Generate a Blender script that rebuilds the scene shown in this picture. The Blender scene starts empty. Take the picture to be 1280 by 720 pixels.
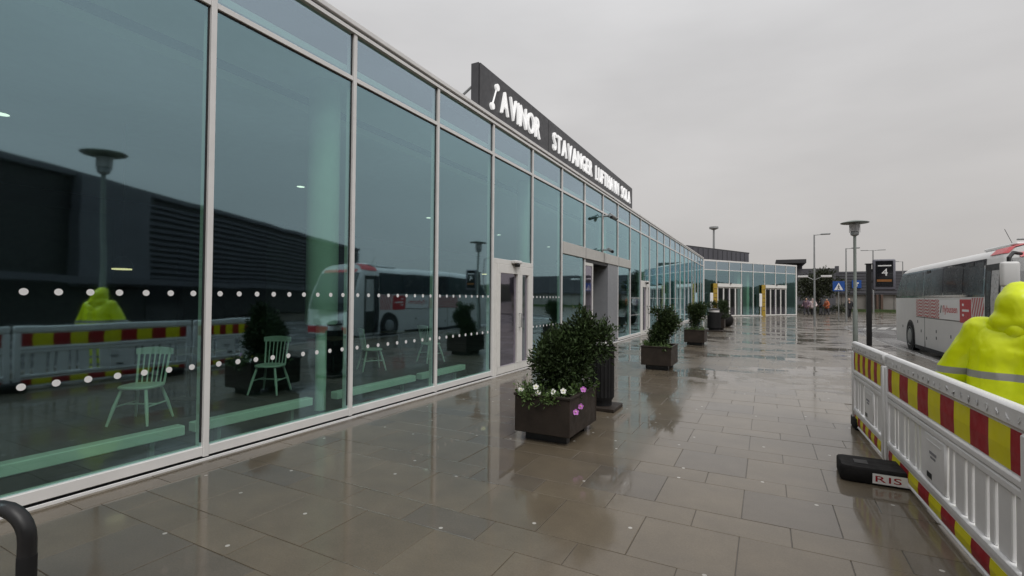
import bpy, bmesh, math, random
from mathutils import Vector, Matrix
R = math.radians
scene = bpy.context.scene
col = scene.collection
random.seed(7)

# ------------------------------------------------------------------ camera
H = 1.6
YAW, PITCH, ROLL, FPX = 0.48421, 0.01965, 0.00777, 602.43
fw = Vector((-math.sin(YAW)*math.cos(PITCH), math.cos(YAW)*math.cos(PITCH), math.sin(PITCH)))
rt = Vector((math.cos(YAW), math.sin(YAW), 0)); up = rt.cross(fw)
cr, sr = math.cos(ROLL), math.sin(ROLL)
rt2 = cr*rt + sr*up; up2 = cr*up - sr*rt
cam_d = bpy.data.cameras.new('camera'); cam = bpy.data.objects.new('camera', cam_d); col.objects.link(cam)
cam_d.sensor_width = 36; cam_d.lens = FPX/1280*36; cam_d.clip_start = 0.05; cam_d.clip_end = 3000
m = Matrix((rt2, up2, -fw)).transposed().to_4x4(); m.translation = Vector((0, 0, H)); cam.matrix_world = m
scene.camera = cam

# ------------------------------------------------------------------ world, sun, exposure
SUN_EL, SUN_AZ = R(52), R(128)      # azimuth clockwise from +Y
w = bpy.data.worlds.new('World'); scene.world = w; w.use_nodes = True
nt = w.node_tree; nt.nodes.clear()
N = nt.nodes.new; Lk = nt.links.new
out = N('ShaderNodeOutputWorld')
sky = N('ShaderNodeTexSky'); sky.sky_type = 'NISHITA'; sky.sun_disc = False
sky.sun_elevation = SUN_EL; sky.sun_rotation = SUN_AZ
bg1 = N('ShaderNodeBackground'); bg1.inputs[1].default_value = 0.05; Lk(sky.outputs[0], bg1.inputs[0])
geo = N('ShaderNodeTexCoord'); sep = N('ShaderNodeSeparateXYZ'); Lk(geo.outputs['Generated'], sep.inputs[0])
ramp = N('ShaderNodeValToRGB'); e = ramp.color_ramp.elements
e[0].position = 0.0; e[0].color = (.50, .47, .45, 1); e[1].position = 1.0; e[1].color = (1.0, 1.0, 1.01, 1)
e2 = ramp.color_ramp.elements.new(.16); e2.color = (.55, .53, .515, 1); e3 = ramp.color_ramp.elements.new(.52); e3.color = (.70, .695, .70, 1)
Lk(sep.outputs['Z'], ramp.inputs[0])
mp = N('ShaderNodeMapping'); mp.inputs['Scale'].default_value = (1, 1, 3.2); Lk(geo.outputs['Generated'], mp.inputs[0])
nz = N('ShaderNodeTexNoise'); nz.inputs['Scale'].default_value = 1.7; nz.inputs['Detail'].default_value = 5; nz.inputs['Roughness'].default_value = .5
Lk(mp.outputs[0], nz.inputs[0])
mr = N('ShaderNodeMapRange'); mr.inputs[1].default_value = .3; mr.inputs[2].default_value = .7; mr.inputs[3].default_value = .89; mr.inputs[4].default_value = 1.1
Lk(nz.outputs[0], mr.inputs[0])
vm = N('ShaderNodeVectorMath'); vm.operation = 'SCALE'; Lk(ramp.outputs[0], vm.inputs[0]); Lk(mr.outputs[0], vm.inputs['Scale'])
bg2 = N('ShaderNodeBackground'); bg2.inputs[1].default_value = 1.0; Lk(vm.outputs[0], bg2.inputs[0])
mx = N('ShaderNodeMixShader'); mx.inputs[0].default_value = .94; Lk(bg1.outputs[0], mx.inputs[1]); Lk(bg2.outputs[0], mx.inputs[2])
Lk(mx.outputs[0], out.inputs[0])
sd = bpy.data.lights.new('sun', 'SUN'); sd.energy = 1.5; sd.angle = R(28); sd.color = (1, .97, .93)
so = bpy.data.objects.new('sun', sd); col.objects.link(so)
so.rotation_euler = Vector((math.sin(SUN_AZ)*math.cos(SUN_EL), math.cos(SUN_AZ)*math.cos(SUN_EL), math.sin(SUN_EL))).to_track_quat('Z', 'Y').to_euler()
scene.view_settings.view_transform = 'Standard'; scene.view_settings.look = 'None'
scene.view_settings.exposure = 0.0; scene.view_settings.gamma = 1.0; scene.view_settings.use_curve_mapping = False
scene.cycles.max_bounces = 10; scene.cycles.transparent_max_bounces = 16; scene.cycles.glossy_bounces = 5
scene.cycles.diffuse_bounces = 3; scene.cycles.use_denoising = True
scene.cycles.caustics_reflective = False; scene.cycles.caustics_refractive = False

# ------------------------------------------------------------------ helpers
WL = {}                                     # world location of every object built here
def link(o, parent, loc):
    col.objects.link(o); loc = Vector(loc)
    WL[o] = loc.copy()
    if parent is not None:
        o.parent = parent; o.location = loc - WL[parent]
    else: o.location = loc
    return o
def tag(o, label=None, cat=None, group=None, kind=None):
    if label: o['label'] = label
    if cat: o['category'] = cat
    if group: o['group'] = group
    if kind: o['kind'] = kind
    return o
def thing(name, loc, label, cat, group=None):
    return tag(link(bpy.data.objects.new(name, None), None, loc), label, cat, group)
def copy_tree(o, parent=None):
    c = o.copy(); col.objects.link(c); c.parent = parent
    if parent: c.matrix_parent_inverse = o.matrix_parent_inverse.copy()
    WL[c] = WL[o].copy()
    for ch in list(o.children): copy_tree(ch, c)
    return c

class MB:
    def __init__(s): s.v = []; s.f = []; s.mi = []; s.cm = 0
    def add(s, vs, fs):
        b = len(s.v); s.v += [tuple(v) for v in vs]; s.f += [tuple(i+b for i in f) for f in fs]; s.mi += [s.cm]*len(fs); return s
    def box(s, x0, x1, y0, y1, z0, z1):
        x0, x1 = min(x0, x1), max(x0, x1); y0, y1 = min(y0, y1), max(y0, y1); z0, z1 = min(z0, z1), max(z0, z1)
        return s.add([(x0,y0,z0),(x1,y0,z0),(x1,y1,z0),(x0,y1,z0),(x0,y0,z1),(x1,y0,z1),(x1,y1,z1),(x0,y1,z1)],
                     [(0,3,2,1),(4,5,6,7),(0,1,5,4),(1,2,6,5),(2,3,7,6),(3,0,4,7)])
    def tube(s, path, r, n=10, cap=True):
        P = [Vector(p) for p in path]; k = len(P); rs = r if isinstance(r, (list, tuple)) else [r]*k
        vs = []; fs = []; prev = None
        for i, p in enumerate(P):
            t = (P[min(i+1, k-1)]-P[max(i-1, 0)]).normalized()
            a = prev - t*prev.dot(t) if prev is not None else (Vector((0,0,1)) if abs(t.z) < .9 else Vector((1,0,0))).cross(t)
            a.normalize(); prev = a; b = t.cross(a)
            for j in range(n):
                an = 2*math.pi*j/n; vs.append(p + (a*math.cos(an)+b*math.sin(an))*rs[i])
        for i in range(k-1):
            for j in range(n):
                fs.append((i*n+j, i*n+(j+1) % n, (i+1)*n+(j+1) % n, (i+1)*n+j))
        if cap: fs.append(tuple(range(n-1, -1, -1))); fs.append(tuple((k-1)*n+j for j in range(n)))
        return s.add(vs, fs)
    def lathe(s, prof, c=(0,0,0), n=20, axis='z'):
        vs = []; fs = []; k = len(prof)
        for r, z in prof:
            for j in range(n):
                an = 2*math.pi*j/n; a, b = r*math.cos(an), r*math.sin(an)
                vs.append((c[0]+a, c[1]+b, c[2]+z) if axis == 'z' else ((c[0]+z, c[1]+a, c[2]+b) if axis == 'x' else (c[0]+b, c[1]+z, c[2]+a)))
        for i in range(k-1):
            for j in range(n): fs.append((i*n+j, i*n+(j+1) % n, (i+1)*n+(j+1) % n, (i+1)*n+j))
        fs.append(tuple(range(n-1, -1, -1))); fs.append(tuple((k-1)*n+j for j in range(n)))
        return s.add(vs, fs)
    def prism(s, poly, z0, z1):
        n = len(poly)
        return s.add([(x, y, z0) for x, y in poly]+[(x, y, z1) for x, y in poly],
                     [tuple(range(n-1, -1, -1)), tuple(range(n, 2*n))]+[(i, (i+1) % n, n+(i+1) % n, n+i) for i in range(n)])
    def xf(s, fn): s.v = [tuple(fn(Vector(v))) for v in s.v]; return s
    def build(s, name, mat, parent=None, smooth=False, bevel=0, seg=1, base=False, fix=True):
        xs, ys, zs = zip(*s.v)
        c = Vector(((min(xs)+max(xs))/2, (min(ys)+max(ys))/2, min(zs) if base else (min(zs)+max(zs))/2))
        me = bpy.data.meshes.new(name); me.from_pydata([tuple(Vector(v)-c) for v in s.v], [], s.f)
        mats = mat if isinstance(mat, (list, tuple)) else [mat]
        for mm in mats: me.materials.append(mm)
        if len(mats) > 1: me.polygons.foreach_set('material_index', s.mi)
        if fix or bevel:
            bm = bmesh.new(); bm.from_mesh(me)
            if bevel:
                bmesh.ops.remove_doubles(bm, verts=bm.verts, dist=1e-5)
                ed = [ee for ee in bm.edges if len(ee.link_faces) == 2 and ee.calc_face_angle(0) > .5]
                bmesh.ops.bevel(bm, geom=ed, offset=bevel, segments=seg, affect='EDGES', profile=.5, clamp_overlap=True)
            if fix: bmesh.ops.recalc_face_normals(bm, faces=bm.faces)
            bm.to_mesh(me); bm.free()
        if smooth:
            me.polygons.foreach_set('use_smooth', [True]*len(me.polygons))
            try: me.set_sharp_from_angle(angle=R(40))
            except Exception: pass
        me.update()
        return link(bpy.data.objects.new(name, me), parent, c)
def B(x0, x1, y0, y1, z0, z1): return MB().box(x0, x1, y0, y1, z0, z1)

def Mth(nt, op, a, b=None, c=None):
    n = nt.nodes.new('ShaderNodeMath'); n.operation = op
    for i, v in enumerate((a, b, c)):
        if v is None: continue
        if isinstance(v, (int, float)): n.inputs[i].default_value = v
        else: nt.links.new(v, n.inputs[i])
    return n.outputs[0]
def MixC(nt, f, a, b, mode='MIX'):
    n = nt.nodes.new('ShaderNodeMix'); n.data_type = 'RGBA'; n.blend_type = mode
    for i, v in ((0, f), (6, a), (7, b)):
        if isinstance(v, (int, float)): n.inputs[i].default_value = v
        elif isinstance(v, (tuple, list)): n.inputs[i].default_value = (*v, 1) if len(v) == 3 else v
        else: nt.links.new(v, n.inputs[i])
    return n.outputs[2]
def NoiseT(nt, vec, scale, detail=3, rough=.55, dist=0):
    n = nt.nodes.new('ShaderNodeTexNoise'); n.inputs['Scale'].default_value = scale; n.inputs['Detail'].default_value = detail
    n.inputs['Roughness'].default_value = rough; n.inputs['Distortion'].default_value = dist
    if vec is not None: nt.links.new(vec, n.inputs[0])
    return n.outputs[0]
def Rng(nt, v, a, b, c, d):
    n = nt.nodes.new('ShaderNodeMapRange'); nt.links.new(v, n.inputs[0])
    for i, x in enumerate((a, b, c, d)): n.inputs[i+1].default_value = x
    return n.outputs[0]
MATS = {}
def newmat(name):
    m = bpy.data.materials.new(name); m.use_nodes = True; nt = m.node_tree
    return m, nt, nt.nodes['Principled BSDF']
def mat(name, c, rough=.5, metal=0, var=.12, scale=6, bump=0, bscale=40, coat=0, island=0, spec=.5, drops=False):
    """plain painted / metal / plastic surface with uneven tone and gloss"""
    if name in MATS: return MATS[name]
    m, nt, p = newmat(name)
    g = nt.nodes.new('ShaderNodeNewGeometry'); pos = g.outputs['Position']
    n1 = NoiseT(nt, pos, scale, 5)
    f = Rng(nt, n1, .3, .7, 1-var, 1+var)
    if island:
        f = Mth(nt, 'MULTIPLY', f, Rng(nt, g.outputs['Random Per Island'], 0, 1, 1-island, 1+island))
    v = nt.nodes.new('ShaderNodeVectorMath'); v.operation = 'SCALE'; v.inputs[0].default_value = c; nt.links.new(f, v.inputs['Scale'])
    nt.links.new(v.outputs[0], p.inputs['Base Color'])
    n2 = NoiseT(nt, pos, scale*2.3, 4)
    nt.links.new(Rng(nt, n2, .3, .7, max(.02, rough-.1), min(1, rough+.1)), p.inputs['Roughness'])
    p.inputs['Metallic'].default_value = metal; p.inputs['Coat Weight'].default_value = coat; p.inputs['Coat Roughness'].default_value = .08
    p.inputs['Specular IOR Level'].default_value = spec
    if bump or drops:
        b = nt.nodes.new('ShaderNodeBump'); b.inputs['Strength'].default_value = bump or .35; b.inputs['Distance'].default_value = .01
        if drops:
            vo = nt.nodes.new('ShaderNodeTexVoronoi'); vo.inputs['Scale'].default_value = 55; nt.links.new(pos, vo.inputs[0])
            nt.links.new(Rng(nt, vo.outputs['Distance'], .0, .32, 1, 0), b.inputs['Height'])
        else: nt.links.new(NoiseT(nt, pos, bscale, 3), b.inputs['Height'])
        nt.links.new(b.outputs[0], p.inputs['Normal'])
    MATS[name] = m; return m
def emit(name, c, s):
    m, nt, p = newmat(name); p.inputs['Base Color'].default_value = (*c, 1); p.inputs['Emission Color'].default_value = (*c, 1); p.inputs['Emission Strength'].default_value = s
    return m
def glass(name, tint, refl, f0, wob=.026):
    m, nt, p = newmat(name); nt.nodes.remove(p); o = nt.nodes['Material Output']
    tr = nt.nodes.new('ShaderNodeBsdfTransparent'); tr.inputs[0].default_value = (*tint, 1)
    gl = nt.nodes.new('ShaderNodeBsdfGlossy'); gl.inputs['Roughness'].default_value = .03; gl.inputs[0].default_value = (*refl, 1)
    g = nt.nodes.new('ShaderNodeNewGeometry')
    dt = nt.nodes.new('ShaderNodeVectorMath'); dt.operation = 'DOT_PRODUCT'; nt.links.new(g.outputs['Incoming'], dt.inputs[0]); nt.links.new(g.outputs['Normal'], dt.inputs[1])
    sch = Mth(nt, 'POWER', Mth(nt, 'SUBTRACT', 1, Mth(nt, 'ABSOLUTE', dt.outputs['Value'])), 4)
    b = nt.nodes.new('ShaderNodeBump'); b.inputs['Strength'].default_value = wob; b.inputs['Distance'].default_value = .05
    nt.links.new(NoiseT(nt, g.outputs['Position'], 1.6, 1), b.inputs['Height']); nt.links.new(b.outputs[0], gl.inputs['Normal'])
    mx = nt.nodes.new('ShaderNodeMixShader'); nt.links.new(Rng(nt, sch, 0, 1, f0, .95), mx.inputs[0])
    nt.links.new(tr.outputs[0], mx.inputs[1]); nt.links.new(gl.outputs[0], mx.inputs[2]); nt.links.new(mx.outputs[0], o.inputs[0])
    return m

# ------------------------------------------------------------------ materials
def wet_paving(name, sheet):
    m, nt, p = newmat(name)
    g = nt.nodes.new('ShaderNodeNewGeometry'); pos = g.outputs['Position']
    sp = nt.nodes.new('ShaderNodeSeparateXYZ'); nt.links.new(pos, sp.inputs[0]); X, Y = sp.outputs[0], sp.outputs[1]
    joint = None
    if sheet:
        ry = Mth(nt, 'DIVIDE', Mth(nt, 'SUBTRACT', Y, 1.83), .9); fy = Mth(nt, 'FRACT', ry); iy = Mth(nt, 'FLOOR', ry)
        nar = Mth(nt, 'LESS_THAN', fy, .3333)
        cx = Mth(nt, 'DIVIDE', Mth(nt, 'ADD', Mth(nt, 'ADD', X, 4.5), Mth(nt, 'MULTIPLY', nar, .31)), .62)
        fx = Mth(nt, 'FRACT', cx); ix = Mth(nt, 'FLOOR', cx)
        d1 = Mth(nt, 'MINIMUM', Mth(nt, 'MINIMUM', fy, Mth(nt, 'SUBTRACT', 1, fy)), Mth(nt, 'ABSOLUTE', Mth(nt, 'SUBTRACT', fy, .3333)))
        d2 = Mth(nt, 'MINIMUM', fx, Mth(nt, 'SUBTRACT', 1, fx))
        joint = Mth(nt, 'MAXIMUM', Mth(nt, 'LESS_THAN', Mth(nt, 'MULTIPLY', d1, .9), .006), Mth(nt, 'LESS_THAN', Mth(nt, 'MULTIPLY', d2, .62), .006))
        cb = nt.nodes.new('ShaderNodeCombineXYZ'); nt.links.new(ix, cb.inputs[0]); nt.links.new(iy, cb.inputs[1]); nt.links.new(nar, cb.inputs[2])
        wn = nt.nodes.new('ShaderNodeTexWhiteNoise'); nt.links.new(cb.outputs[0], wn.inputs[0]); rnd = wn.outputs[0]
    else:
        oi = nt.nodes.new('ShaderNodeObjectInfo'); rnd = oi.outputs['Random']
    c = MixC(nt, rnd, (.126, .100, .067), (.147, .119, .082))
    c = MixC(nt, Mth(nt, 'GREATER_THAN', rnd, .86), c, (.116, .096, .072))
    mpp = nt.nodes.new('ShaderNodeMapping'); mpp.inputs['Scale'].default_value = (.75, 1.0, 1); nt.links.new(pos, mpp.inputs[0])
    big = NoiseT(nt, mpp.outputs[0], .62, 4, .6); mid = NoiseT(nt, pos, 3.2, 5, .6); fine = NoiseT(nt, pos, 90, 3, .6)
    sc = nt.nodes.new('ShaderNodeVectorMath'); sc.operation = 'SCALE'; nt.links.new(c, sc.inputs[0])
    f = Mth(nt, 'MULTIPLY', Rng(nt, mid, .3, .7, .86, 1.12), Rng(nt, fine, .25, .75, .84, 1.16)); nt.links.new(f, sc.inputs['Scale']); c = sc.outputs[0]
    # chewing gum spots
    vo = nt.nodes.new('ShaderNodeTexVoronoi'); vo.voronoi_dimensions = '2D'; vo.inputs['Scale'].default_value = 1.7; nt.links.new(pos, vo.inputs[0])
    sc2 = nt.nodes.new('ShaderNodeSeparateColor'); nt.links.new(vo.outputs['Color'], sc2.inputs[0])
    gum = Mth(nt, 'MULTIPLY', Mth(nt, 'LESS_THAN', vo.outputs['Distance'], .024), Mth(nt, 'GREATER_THAN', sc2.outputs[0], .45))
    c = MixC(nt, gum, c, (.48, .46, .42))
    if joint is not None: c = MixC(nt, Mth(nt, 'MULTIPLY', joint, .75), c, (.045, .04, .035))
    # standing water: flat film in shallow hollows
    hol = Mth(nt, 'ADD', big, Mth(nt, 'MULTIPLY', Mth(nt, 'SUBTRACT', mid, .5), .22))
    pud = Rng(nt, hol, .49, .58, 0, 1)
    c = MixC(nt, Mth(nt, 'MULTIPLY', pud, .3), c, (.055, .047, .039))
    nt.links.new(c, p.inputs['Base Color'])
    p.inputs['Roughness'].default_value = .55; p.inputs['Specular IOR Level'].default_value = .3
    p.inputs['Coat Weight'].default_value = 1.0
    nt.links.new(Rng(nt, Mth(nt, 'ADD', pud, Mth(nt, 'MULTIPLY', Mth(nt, 'SUBTRACT', mid, .5), .8)), 0, 1, .24 if sheet else .11, .03 if sheet else .02), p.inputs['Coat Roughness'])
    p.inputs['Coat IOR'].default_value = 1.42
    b = nt.nodes.new('ShaderNodeBump'); b.inputs['Strength'].default_value = .25; b.inputs['Distance'].default_value = .003
    nt.links.new(fine, b.inputs['Height']); nt.links.new(b.outputs[0], p.inputs['Normal'])
    tilt = None
    if sheet:
        vs_ = nt.nodes.new('ShaderNodeVectorMath'); vs_.operation = 'MULTIPLY_ADD'; nt.links.new(wn.outputs['Color'], vs_.inputs[0])
        vs_.inputs[1].default_value = (.014, .022, 0); vs_.inputs[2].default_value = (-.007, -.011, 1)
        vn_ = nt.nodes.new('ShaderNodeVectorMath'); vn_.operation = 'NORMALIZE'; nt.links.new(vs_.outputs[0], vn_.inputs[0]); tilt = vn_.outputs[0]
    b2 = nt.nodes.new('ShaderNodeBump'); b2.inputs['Distance'].default_value = .004
    if tilt is not None: nt.links.new(tilt, b2.inputs['Normal'])
    nt.links.new(Rng(nt, pud, 0, 1, .12 if sheet else .06, .02), b2.inputs['Strength']); nt.links.new(NoiseT(nt, pos, 16, 2), b2.inputs['Height']); nt.links.new(b2.outputs[0], p.inputs['Coat Normal'])
    return m
def wet_asphalt():
    m, nt, p = newmat('wet asphalt'); g = nt.nodes.new('ShaderNodeNewGeometry'); pos = g.outputs['Position']
    c = MixC(nt, NoiseT(nt, pos, 1.4, 5), (.045, .043, .042), (.085, .08, .077)); c = MixC(nt, Rng(nt, NoiseT(nt, pos, 120, 2), .3, .7, 0, .5), c, (.12, .115, .11))
    nt.links.new(c, p.inputs['Base Color']); p.inputs['Roughness'].default_value = .6
    p.inputs['Coat Weight'].default_value = .85; p.inputs['Coat IOR'].default_value = 1.34
    nt.links.new(Rng(nt, NoiseT(nt, pos, .5, 4), .4, .6, .3, .08), p.inputs['Coat Roughness'])
    b = nt.nodes.new('ShaderNodeBump'); b.inputs['Strength'].default_value = .3; b.inputs['Distance'].default_value = .004
    nt.links.new(NoiseT(nt, pos, 70, 2), b.inputs['Height']); nt.links.new(b.outputs[0], p.inputs['Coat Normal']); nt.links.new(b.outputs[0], p.inputs['Normal'])
    return m
M = {}
M['slab'] = wet_paving('wet stone slab', False); M['paving'] = wet_paving('wet paving sheet', True); M['asphalt'] = wet_asphalt()
M['glass'] = glass('coated outer face of facade glass', (.93, 1.0, .98), (.60, .88, 1.0), .36)
M['glass_in'] = glass('green body tinted inner glass', (.70, .95, .81), (.8, 1, .95), .035)
M['glass_up'] = glass('coated spandrel glass', (.85, .95, .98), (.70, .87, 1.0), .50)
M['doorglass'] = glass('door glass', (.85, .82, .88), (.85, .82, .95), .16)
M['doorglass_in'] = glass('inner door glass', (.80, .76, .84), (.9, .9, .95), .03)
M['busglass'] = mat('bus window glass', (.012, .014, .016), .05, var=.1, coat=1)
M['alu'] = mat('pale grey aluminium', (.80, .79, .78), .38, 0, var=.06, scale=3)
M['alu_dark'] = mat('dark gasket', (.02, .02, .022), .6)
M['white_frame'] = mat('white door frame paint', (.80, .79, .76), .35, var=.04)
M['beige'] = mat('pale header panel', (.55, .54, .51), .45, var=.06)
M['greyclad'] = mat('grey cladding panel', (.27, .28, .30), .4, var=.06)
M['signdark'] = mat('charcoal sign panel', (.060, .060, .066), .45, var=.08)
M['signwhite'] = mat('white sign letter', (.86, .86, .86), .4, var=.02)
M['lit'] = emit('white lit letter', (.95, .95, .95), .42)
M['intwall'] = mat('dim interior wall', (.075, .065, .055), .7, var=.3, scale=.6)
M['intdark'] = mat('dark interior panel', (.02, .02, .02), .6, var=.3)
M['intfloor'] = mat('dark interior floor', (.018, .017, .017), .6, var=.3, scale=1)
M['intceil'] = mat('white interior ceiling', (.86, .88, .86), .8, var=.04)
M['grille'] = mat('floor grille grey', (.24, .27, .26), .5)
M['whitepaint'] = mat('white painted wood', (.84, .86, .83), .45, var=.03)
M['radiator'] = mat('white enamel heater', (.86, .88, .86), .35, var=.03)
M['column'] = mat('pale column paint', (.66, .74, .68), .5, var=.04)
M['planter'] = mat('dark brown planter', (.033, .025, .020), .55, var=.3, scale=5, bump=.15, bscale=30, spec=.3)
M['soil'] = mat('wet soil', (.030, .022, .016), .9, var=.4, bump=.8, bscale=30)
M['leaf'] = mat('dark evergreen leaf', (.036, .060, .020), .62, var=.3, scale=4, island=.55, spec=.25)
M['leaf2'] = mat('fresh green leaf', (.07, .12, .03), .5, var=.25, island=.5)
M['treeleaf'] = mat('tree leaf', (.036, .045, .020), .6, var=.3, scale=1, island=.5)
M['bark'] = mat('bark', (.06, .045, .035), .9, var=.3)
M['petalw'] = mat('white petal', (.82, .82, .78), .6, var=.05); M['petalp'] = mat('pink purple petal', (.52, .17, .55), .6, var=.15)
M['black'] = mat('black powder coat', (.012, .012, .013), .45, var=.2); M['bin'] = mat('anthracite bin', (.013, .013, .014), .6, var=.2, spec=.3)
M['rubber'] = mat('black recycled rubber', (.014, .013, .013), .75, var=.35, bump=.3, bscale=60, spec=.2)
M['barwhite'] = mat('white barrier plastic', (.78, .78, .78), .38, var=.06, scale=4, bump=.12, drops=True)
M['fy'] = mat('yellow reflective foil', (.76, .70, .015), .5, var=.05, spec=.3); M['fr'] = mat('red reflective foil', (.34, .010, .018), .5, var=.08, spec=.3)
M['steel'] = mat('galvanised steel', (.36, .37, .37), .45, .6, var=.12); M['steelgreen'] = mat('grey green pole paint', (.22, .25, .23), .5, var=.1)
M['buswhite'] = mat('white bus paint', (.74, .74, .73), .4, var=.04, scale=1); M['busred'] = mat('red bus paint', (.55, .05, .06), .35, var=.06)
M['busgrey'] = mat('dark bus trim', (.018, .018, .02), .5); M['tyre'] = mat('tyre rubber', (.014, .014, .014), .8); M['rim'] = mat('wheel rim steel', (.4, .4, .4), .4, .7)
M['skin'] = mat('skin', (.48, .30, .22), .55, var=.06)
M['claddark'] = mat('dark grey cladding', (.085, .085, .10), .6, var=.1, scale=.4); M['clad2'] = mat('slate cladding', (.11, .11, .125), .6, var=.1, scale=.4)
M['concrete'] = mat('tan concrete', (.27, .25, .23), .8, var=.12, scale=.8); M['brownpost'] = mat('brown timber', (.12, .075, .055), .7, var=.2)
M['kerb'] = mat('wet granite kerb', (.26, .25, .24), .3, var=.15, scale=4, coat=.5)
M['zebra'] = mat('white road paint', (.62, .62, .60), .35, var=.15, scale=3, coat=.6)
M['bluesign'] = mat('blue sign face', (.02, .09, .36), .35, var=.05); M['yellowpanel'] = mat('yellow information panel', (.40, .27, .03), .55, var=.15)
M['grass'] = mat('grass strip', (.06, .09, .03), .9, var=.4, bump=.8, bscale=20)
M['roofdark'] = mat('roof membrane', (.05, .05, .055), .7)
M['screen'] = mat('dark display glass', (.012, .013, .016), .12, var=.1, coat=.5); M['frame_grey'] = mat('grey display frame', (.17, .17, .20), .4)
M['amber'] = mat('amber text strip', (.30, .12, .03), .5)
M['lens'] = mat('lamp lens', (.5, .5, .5), .3)

# ------------------------------------------------------------------ setting: ground, road, pavement
XF = -4.87; MOD = 1.852; S0 = 8.357
def YK(k): return S0 + MOD*k
def sheet(name, poly, z, mt, label=None):
    o = MB().add([(x, y, z) for x, y in poly], [tuple(range(len(poly)))]).build(name, mt, fix=False); return tag(o, label, kind='structure')
sheet('ground', [(-700, -700), (900, -700), (900, 1500), (-700, 1500)], -.16, M['asphalt'])
sheet('road', [(4.0, -80), (60, -80), (60, 140), (4.0, 140)], -.135, M['asphalt'])
edge = [(4.05, -30), (4.05, 33)]
for i in range(1, 9):
    a = R(90*i/8*.72); edge.append((4.05+9*(1-math.cos(a)), 33+9*math.sin(a)))
edge += [(20, 47.5), (60, 58)]
pave = [(-4.83, -30)] + edge + [(60, 110), (-40, 110), (-40, 46.5), (-4.83, 46.5)]
sheet('pavement', pave, -.007, M['paving'])
# loose slabs close to the camera, laid in rows 0.6 and 0.3 deep
pv = bpy.data.objects['pavement']
def slab_mesh(lx, ly, seed):
    b = MB().box(-lx/2, lx/2, -ly/2, ly/2, -.03, 0)
    o = b.build('slab', M['slab'], None, bevel=.002); me = o.data; bpy.data.objects.remove(o); return me
def put_slab(me, x, y, rr):
    o = bpy.data.objects.new('slab', me); link(o, pv, (x, y, rr.uniform(-.0012, .001)-.0165))
    o.rotation_euler = (rr.uniform(-.0012, .0012), rr.uniform(-.0012, .0012), rr.uniform(-.001, .001))
rr = random.Random(3); G = .0045
mw = slab_mesh(.62-G, .60-G, 1); mn = slab_mesh(.62-G, .30-G, 2); mb_ = slab_mesh(.31-G, .60-G, 3)
XL = -4.5
for r in range(-2, 9):
    y0 = 1.83+.9*r
    xr = 1.3
    n = int((xr-XL)/.62)
    for i in range(n):
        put_slab(mw, XL+.62*(i+.5), y0+.6, rr); put_slab(mn, XL+.31+.62*(i+.5), y0+.15, rr)
hn = slab_mesh(.31-G, .30-G, 5)
for r in range(-2, 9): put_slab(hn, XL+.155, 1.83+.9*r+.15, rr)
for i in range(14): put_slab(mb_, -4.655, .2+.6*i+.02, rr)
# kerb stones
kb = tag(link(bpy.data.objects.new('kerb', None), None, (4.1, 12, -.13)), kind='structure')
kme = None
def kerb_run(pts):
    global kme
    for (x0, y0), (x1, y1) in zip(pts[:-1], pts[1:]):
        L_ = math.hypot(x1-x0, y1-y0); n = max(1, round(L_)); a = math.atan2(y1-y0, x1-x0)
        for i in range(n):
            t = (i+.5)/n
            if kme is None:
                o = B(-.496, .496, -.09, .09, -.16, .004).build('kerb_stone', M['kerb'], None, bevel=.012); kme = o.data; bpy.data.objects.remove(o)
            o = bpy.data.objects.new('kerb_stone', kme); link(o, kb, (x0+(x1-x0)*t, y0+(y1-y0)*t, -.078)); o.rotation_euler.z = a; o.scale.x = L_/n
kerb_run([(4.05, 0), (4.05, 33)]); kerb_run(edge[1:-1])
zb = thing('zebra_crossing', (6.6, 38, -.131), 'white zebra crossing bars on the wet road behind the bus', 'crossing'); 
for i in range(7):
    s0 = i*1.0; bx = 5.1+s0*.72; by = 35.2+s0*.2
    MB().add([(bx, by, -.1305), (bx+.45, by+.12, -.1305), (bx+1.25, by+3.2, -.1305), (bx+.8, by+3.05, -.1305)], [(0, 1, 2, 3)]).build('stripe', M['zebra'], zb, fix=False)
sheet('far_pavement', [(16, -60), (60, -60), (60, 45), (26, 40), (16, 15)], -.10, M['paving'])

# ------------------------------------------------------------------ glass terminal
T = thing('terminal_building', (XF, YK(7), 0), 'long glass fronted terminal with pale aluminium mullions along the wet pavement', 'building')
ZT, ZR = 5.09, 4.49
K0, K1 = -6, 20
def pane(x, y0, y1, z0, z1, mt, parent=T, nm='pane'):
    return two_face(B(x-.006, x+.006, y0, y1, z0, z1), 3).build(nm, [mt, INNER[mt]], parent)
INNER = {M['glass']: M['glass_in'], M['glass_up']: M['glass_in'], M['doorglass']: M['doorglass_in']}
def two_face(b, outer):                     # face index of the coated outer side, the rest is plain glass
    b.mi = [0 if i == outer else 1 for i in range(6)]; return b
for k in range(K0, K1+1):
    z0 = 3.13 if k == 4 else .03
    b = B(XF-.09, XF+.045, YK(k)-.028, YK(k)+.028, z0, ZT); b.build('mullion', M['alu'], T, bevel=.004)
    B(XF-.004, XF+.012, YK(k)-.044, YK(k)-.0285, max(z0, .17), ZT).build('gasket', M['alu_dark'], T)
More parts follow.
